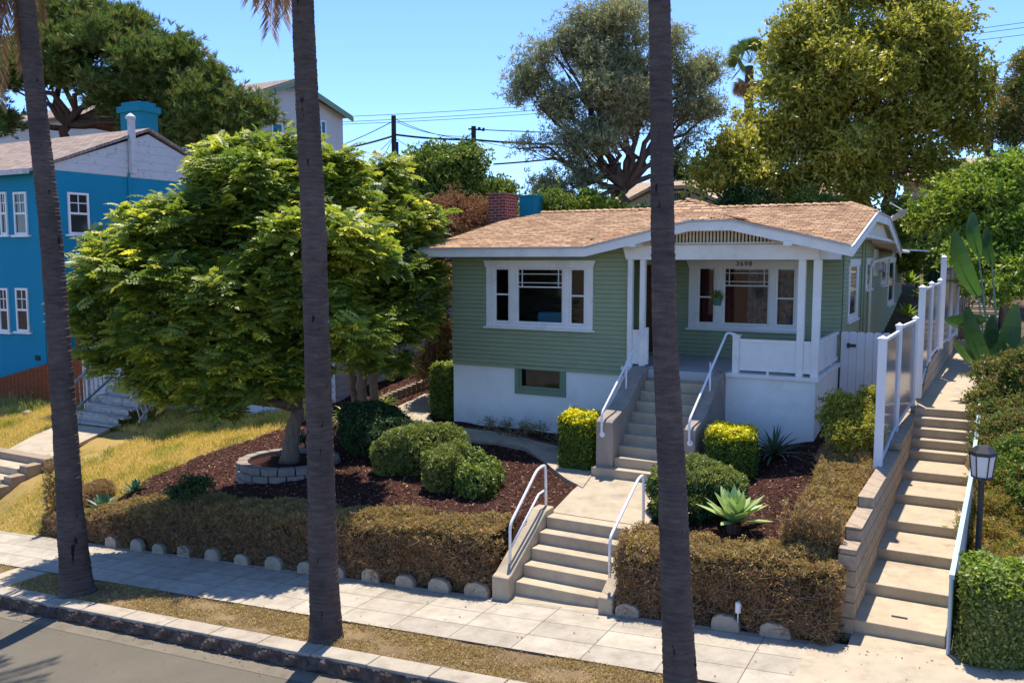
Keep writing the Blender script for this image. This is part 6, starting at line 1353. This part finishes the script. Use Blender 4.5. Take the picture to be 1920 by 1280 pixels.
rh = root('far_house', 'far house with a tan roof rising right of the big yellow-green tree', 'house', (0, 52, 3))
mb = MB(); mb.box(-4, 6, 52, 60, 2, 6.3); build(mb, 'wall', 'beige', rh); mb = MB(); mb.prism([(-4.6, 51.4, 6.2), (6.6, 51.4, 6.2), (6.6, 56, 7.75), (-4.6, 56, 7.75)], (0, 0, .12)); mb.prism([(-4.6, 60.6, 6.2), (6.6, 60.6, 6.2), (6.6, 56, 7.75), (-4.6, 56, 7.75)], (0, 0, .12)); build(mb, 'roof', 'shingle3', rh)
# small turquoise box behind the ridge
tb = root('turquoise_shed_top', 'small turquoise box with a flat rim seen right of the brick chimney', 'shed', tuple(P(990, 420, 27)))
c = P(991, 378, 27); mb = MB(); mb.box(c.x-.16, c.x+.34, c.y-.3, c.y+.3, c.z-2.5, c.z+.13); build(mb, 'box', 'teal2', tb); mb = MB(); mb.box(c.x-.19, c.x+.37, c.y-.34, c.y+.34, c.z+.13, c.z+.18); build(mb, 'rim', 'teal', tb)
# pale garage wall behind, between tree and green house
gr = root('grey_garage', 'pale grey garage wall glimpsed behind the left corner of the green house', 'garage', (-17, 28, -.5))
mb = MB(); mb.box(-21, -14.2, 27, 32, -1.0, 2.3); build(mb, 'wall', 'stucco', gr); mb = MB(); mb.box(-21.3, -13.9, 26.7, 32.3, 2.3, 2.45); build(mb, 'roof', 'shingle2', gr)
wf = root('side_yard_fence', 'brown board fence closing the side yard behind the leafy trees', 'fence', (-12.5, 25, -.4))
mb = MB(); x = -14.1
while x < -10.4: mb.box(x, x+.14, 25.2, 25.225, -.8, 1.15); x += .15
build(mb, 'board', 'rust', wf)

# ================================================================== POLES AND WIRES
def pole(px, pyt, w, r, label, zb, extra=None):
    t = P(px, pyt, w); rt = root('utility_pole', label, 'utility pole', (t.x, t.y, zb), 'wooden utility poles'); mb = MB(); mb.tube([(t.x, t.y, zb), t], [r*1.25, r], 10); build(mb, 'pole', 'pole', rt); return rt, t
r1, t1 = pole(738, 217, 60, .17, 'dark utility pole standing left above the round green tree', 3)
r2, t2 = pole(888, 237, 60, .17, 'dark utility pole behind the right side of the round green tree', 3)
r3, t3 = pole(1862, 124, 60, .26, 'tall brown utility pole at the right between the two trees', 4)
mb = MB(); c = P(743, 272, 59.7); mb.box(c.x-.12, c.x+.12, c.y-.1, c.y+.1, c.z-.9, c.z+.2); build(mb, 'equipment_box', 'pole', r1)
mb = MB(); c = P(897, 243, 59.7); mb.tube([P(878, 242, 60), P(908, 244, 60)], .06, 6); mb.tube([P(898, 244, 60), P(899, 239, 60)], .1, 6); mb.tube([P(906, 246, 60), P(907, 240, 60)], .08, 6); build(mb, 'cross_arm', 'pole', r2)
mb = MB(); mb.tube([P(1852, 128, 60), P(1864, 138, 60)], .14, 6); mb.tube([P(1848, 126, 60), P(1855, 130, 60)], .22, 8); build(mb, 'bracket', 'pole', r3)
mb = MB()
for i in range(8): p = P(1862, 200+i*14, 60); mb.tube([p+Vector((-.5*(i % 2), 0, 0)), p+Vector((.5*((i+1) % 2), 0, 0))], .025, 4)
build(mb, 'climbing_peg', 'pole', r3)
def wire(a, b, sag, r, label, w0=60, w1=60):
    A, B = P(*a, w0), P(*b, w1); pts = [A.lerp(B, t)+Vector((0, 0, -sag*4*t*(1-t))) for t in np.linspace(0, 1, 13)]
    mb = MB(); mb.tube(pts, r, 5); build(mb, 'overhead_wire', 'wire', label=label, cat='wire', group='overhead wires')
W_ = [((738, 255), (560, 290), .2, .07, 'thick cable sloping down left from the left pole toward the stucco building'), ((738, 252), (888, 262), .1, .075, 'thick black cable strung between the two poles'), ((888, 262), (1180, 268), .2, .075, 'thick black cable running right from the right pole behind the olive tree'),
      ((738, 227), (620, 280), .1, .03, 'thin wire falling left from the left pole top'), ((738, 222), (885, 262), .3, .022, 'thin wire sagging from the left pole top to the right pole'), ((735, 225), (870, 256), .3, .022, 'second thin wire sagging from the left pole top'),
      ((560, 222), (1240, 178), .2, .018, 'highest thin wire rising right across the sky'), ((560, 232), (1240, 186), .2, .018, 'middle thin wire rising right across the sky'), ((560, 236), (1240, 194), .2, .018, 'lowest thin wire rising right across the sky'),
      ((898, 243), (1240, 250), .1, .035, 'thin wire from the cross arm of the right pole'), ((738, 258), (670, 325), .0, .022, 'service drop falling steeply left from the left pole'), ((738, 258), (700, 330), .0, .02, 'second service drop left of the left pole'), ((738, 258), (790, 290), .0, .02, 'service drop falling right from the left pole'),
      ((888, 246), (850, 285), .0, .03, 'guy wire left of the right pole'), ((888, 262), (930, 300), .0, .02, 'guy wire right of the right pole'), ((925, 308), (1180, 280), .1, .06, 'dark cable entering behind the lower olive branches'), ((888, 262), (1060, 285), .2, .02, 'thin wire drooping right of the right pole'),
      ((1700, 72), (2000, 32), .0, .02, 'highest wire at the upper right corner'), ((1700, 80), (2000, 42), .0, .02, 'middle wire at the upper right corner'), ((1700, 92), (2000, 56), .0, .02, 'lowest wire at the upper right corner'), ((1862, 146), (2000, 155), .1, .035, 'wire leaving the tall pole to the right')]
for a, b, s_, r_, lb in W_: wire(a, b, s_, r_, lb)

# ================================================================== GROUND COVER (stuff)
def inside(n, x0, x1, y0, y1, test, dz=0.0):
    x = rs.uniform(x0, x1, n); y = rs.uniform(y0, y1, n); k = np.array([test(a, b) for a, b in zip(x, y)]); x = x[k]; y = y[k]
    return np.stack([x, y, np.array([Gn(a, b) for a, b in zip(x, y)])+dz], 1)
_poly = [tuple(p[:2]) for p in Lq]+[tuple(p[:2]) for p in Rq[::-1]]
def onpath(x, y):
    c = False; j = len(_poly)-1
    for i in range(len(_poly)):
        (xi, yi), (xj, yj) = _poly[i], _poly[j]
        if (yi > y) != (yj > y) and x < (xj-xi)*(y-yi)/(yj-yi)+xi: c = not c
        j = i
    return c
onwalk = lambda x, y: onpath(x, y) or (-5.98 < x < -4.0 and 11.6 < y < 14.4) or (y > 15.95 and x > XH-.1 and x < XG+.1) or (y > 14 and -6.2 < x < -3.9)
pts = inside(46000, -15.6, -1.42, 11.3, 19, lambda x, y: x > boundary(y)-.1 and not onwalk(x, y), .006)
chip = np.array([(-.028, -.007, 0), (.028, -.005, .004), (.03, .006, .002), (-.025, .008, 0)])
scatter('bark_chips', chip, [(0, 1, 2, 3)], pts, frames(np.tile([0, 0, 1.0], (len(pts), 1)), tilt=.45), rs.uniform(.5, 1.3, len(pts)), 'chip', rnd=rs.rand(len(pts))**1.8, kind='stuff', label='loose dark bark chips over the beds')
blade = t_cluster(5, .11, .012, .75, .03, 21)
pts = inside(26000, -27, -14, 10.5, 18.5, lambda x, y: x < boundary(y)+.1 and not (-21.7 < x < -18.5 and 10 < y < 14.9) and not(x > -16 and y < 11.4))
tn = .5+.62*np.sin(pts[:, 0]*1.3+pts[:, 1])*np.sin(pts[:, 1]*1.9-pts[:, 0]*.6)+.2*np.sin(pts[:, 0]*5+pts[:, 1]*3)
scatter('lawn_grass', *blade, pts, frames(np.tile([0, 0, 1.0], (len(pts), 1)), tilt=.35), rs.uniform(.6, 1.4, len(pts)), 'grass', rnd=np.clip(tn*.7+rs.rand(len(pts))*.3, 0, 1), kind='stuff', label='patchy yellow and green dry grass on the neighbouring lawn')
n = 30000; x = rs.uniform(-19, -1.7, n); y = 8.31+.70*rs.rand(n); k = (np.sin(x*2.3+y*6)+.6*np.sin(x*6.1-y*9)+rs.normal(0, .6, n) > -.2) & ~((x > -14.95) & (x < -14.0)); x = x[k]; y = y[k]
pts = np.stack([x, y, S(x)-.03], 1); scatter('verge_grass', *t_cluster(5, .05, .012, 1.25, .02, 22), pts, frames(np.tile([0, 0, 1.0], (len(pts), 1)), tilt=.4), rs.uniform(.5, 1.3, len(pts)), 'grassbrown', kind='stuff', label='thin brown grass and straw on the kerb verge')
wp = [(PZ(a, b, -2.45), s_) for a, b, s_ in [(40, 760, 1), (70, 745, 1.1), (100, 735, 1.2), (20, 740, 1.0), (130, 760, .7), (235, 800, .9), (260, 790, 1.0), (350, 790, .8), (372, 785, .8), (150, 730, .9), (60, 770, .8), (180, 770, .7), (0, 760, .9), (275, 780, .8)]]
qs = []; q = random.Random(8)
for p, s_ in wp:
    for i in range(70):
        a = q.uniform(0, 6.28); rr = q.random()**.5*.55*s_; b = Vector((p.x+rr*math.cos(a), p.y+rr*math.sin(a), G(p.x, p.y))); d = Vector((q.gauss(0, .3), q.gauss(0, .3), 1)).normalized(); l = q.uniform(.2, .62)*s_; s2 = Vector((.008, .002, 0)); m_ = b+d*l*.6; t_ = b+d*l+Vector((q.gauss(0, .12), q.gauss(0, .12), -.04))
        qs += [(b-s2, b+s2, m_+s2, m_-s2), (m_-s2, m_+s2, t_+s2*.3, t_-s2*.3)]
wr = root('weeds', 'tall dry weeds along the rust-red fence and the wooden stairs', 'weeds', (-22, 15, -2.5)); wr['kind'] = 'stuff'
_quads('weed_stems', np.array([[tuple(p) for p in f] for f in qs]), 'weed', wr)
# leaf litter on mulch and pavement
n = 700; x = rs.uniform(-15, -1.6, n); y = rs.uniform(11.4, 15.5, n); k = np.array([not onwalk(a, b) for a, b in zip(x, y)]); x = x[k]; y = y[k]; pts = np.stack([x, y, np.array([Gn(a, b)+.02 for a, b in zip(x, y)])], 1)
scatter('fallen_leaves', np.array([(-.02, 0, 0), (0, -.012, .004), (.024, 0, .002), (0, .012, .005)])*1.3, [(0, 1, 2, 3)], pts, frames(np.tile([0, 0, 1.0], (len(pts), 1)), tilt=.3), rs.uniform(.6, 1.3, len(pts)), 'grassbrown', kind='stuff', label='scattered pale fallen leaves on the mulch')
n = 620; x = rs.uniform(-17, 1, n); lane = rs.rand(n); y = np.where(lane < .35, rs.normal(7.86, .06, n), np.where(lane < .6, rs.normal(10.30, .07, n), rs.uniform(7.0, 10.4, n)))
k = (y < 7.96) | ((y > 9.03) & (y < 10.42)); x = x[k]; y = y[k]; z = np.where(y < 8, S(x)-.225, S(x)+.008)
scatter('pavement_litter', np.array([(-.02, 0, 0), (0, -.010, .005), (.022, 0, .002), (0, .010, .006)]), [(0, 1, 2, 3)], np.stack([x, y, z], 1), frames(np.tile([0, 0, 1.0], (len(x), 1)), tilt=.25), rs.uniform(.4, 1.2, len(x)), 'leaf_brown', kind='stuff', label='dry leaf litter along the gutter and the sidewalk edge')
mb = MB(); mb.grid([[(x, y, S(x)+.03+.13*(y-10.4)*.9) for x in (.98, 1.4, 2.6)] for y in (10.4, 12, 14, 16, 18)]); build(mb, 'side_path', 'concrete', kind='structure', label='concrete path beyond the gravel strip at the right edge')
for k, (px, py, z) in enumerate([(40, 772, -2.5), (52, 778, -2.5)]):
    p = PZ(px, py, z); mb = MB(); rows = []
    for i in range(7): th = math.pi*i/6; rows.append([(p.x+.16*math.sin(th)*math.cos(a)*(1+.15*math.sin(3*a+k)), p.y+.13*math.sin(th)*math.sin(a), G(p.x, p.y)+.04+.10*math.cos(th)) for a in np.linspace(0, 6.283, 11)])
    mb.grid(rows); build(mb, 'rock', 'rock', label=['pale field rock on the dry lawn by the weeds, left one', 'pale field rock on the dry lawn by the weeds, right one'][k], cat='rock', group='field rocks')
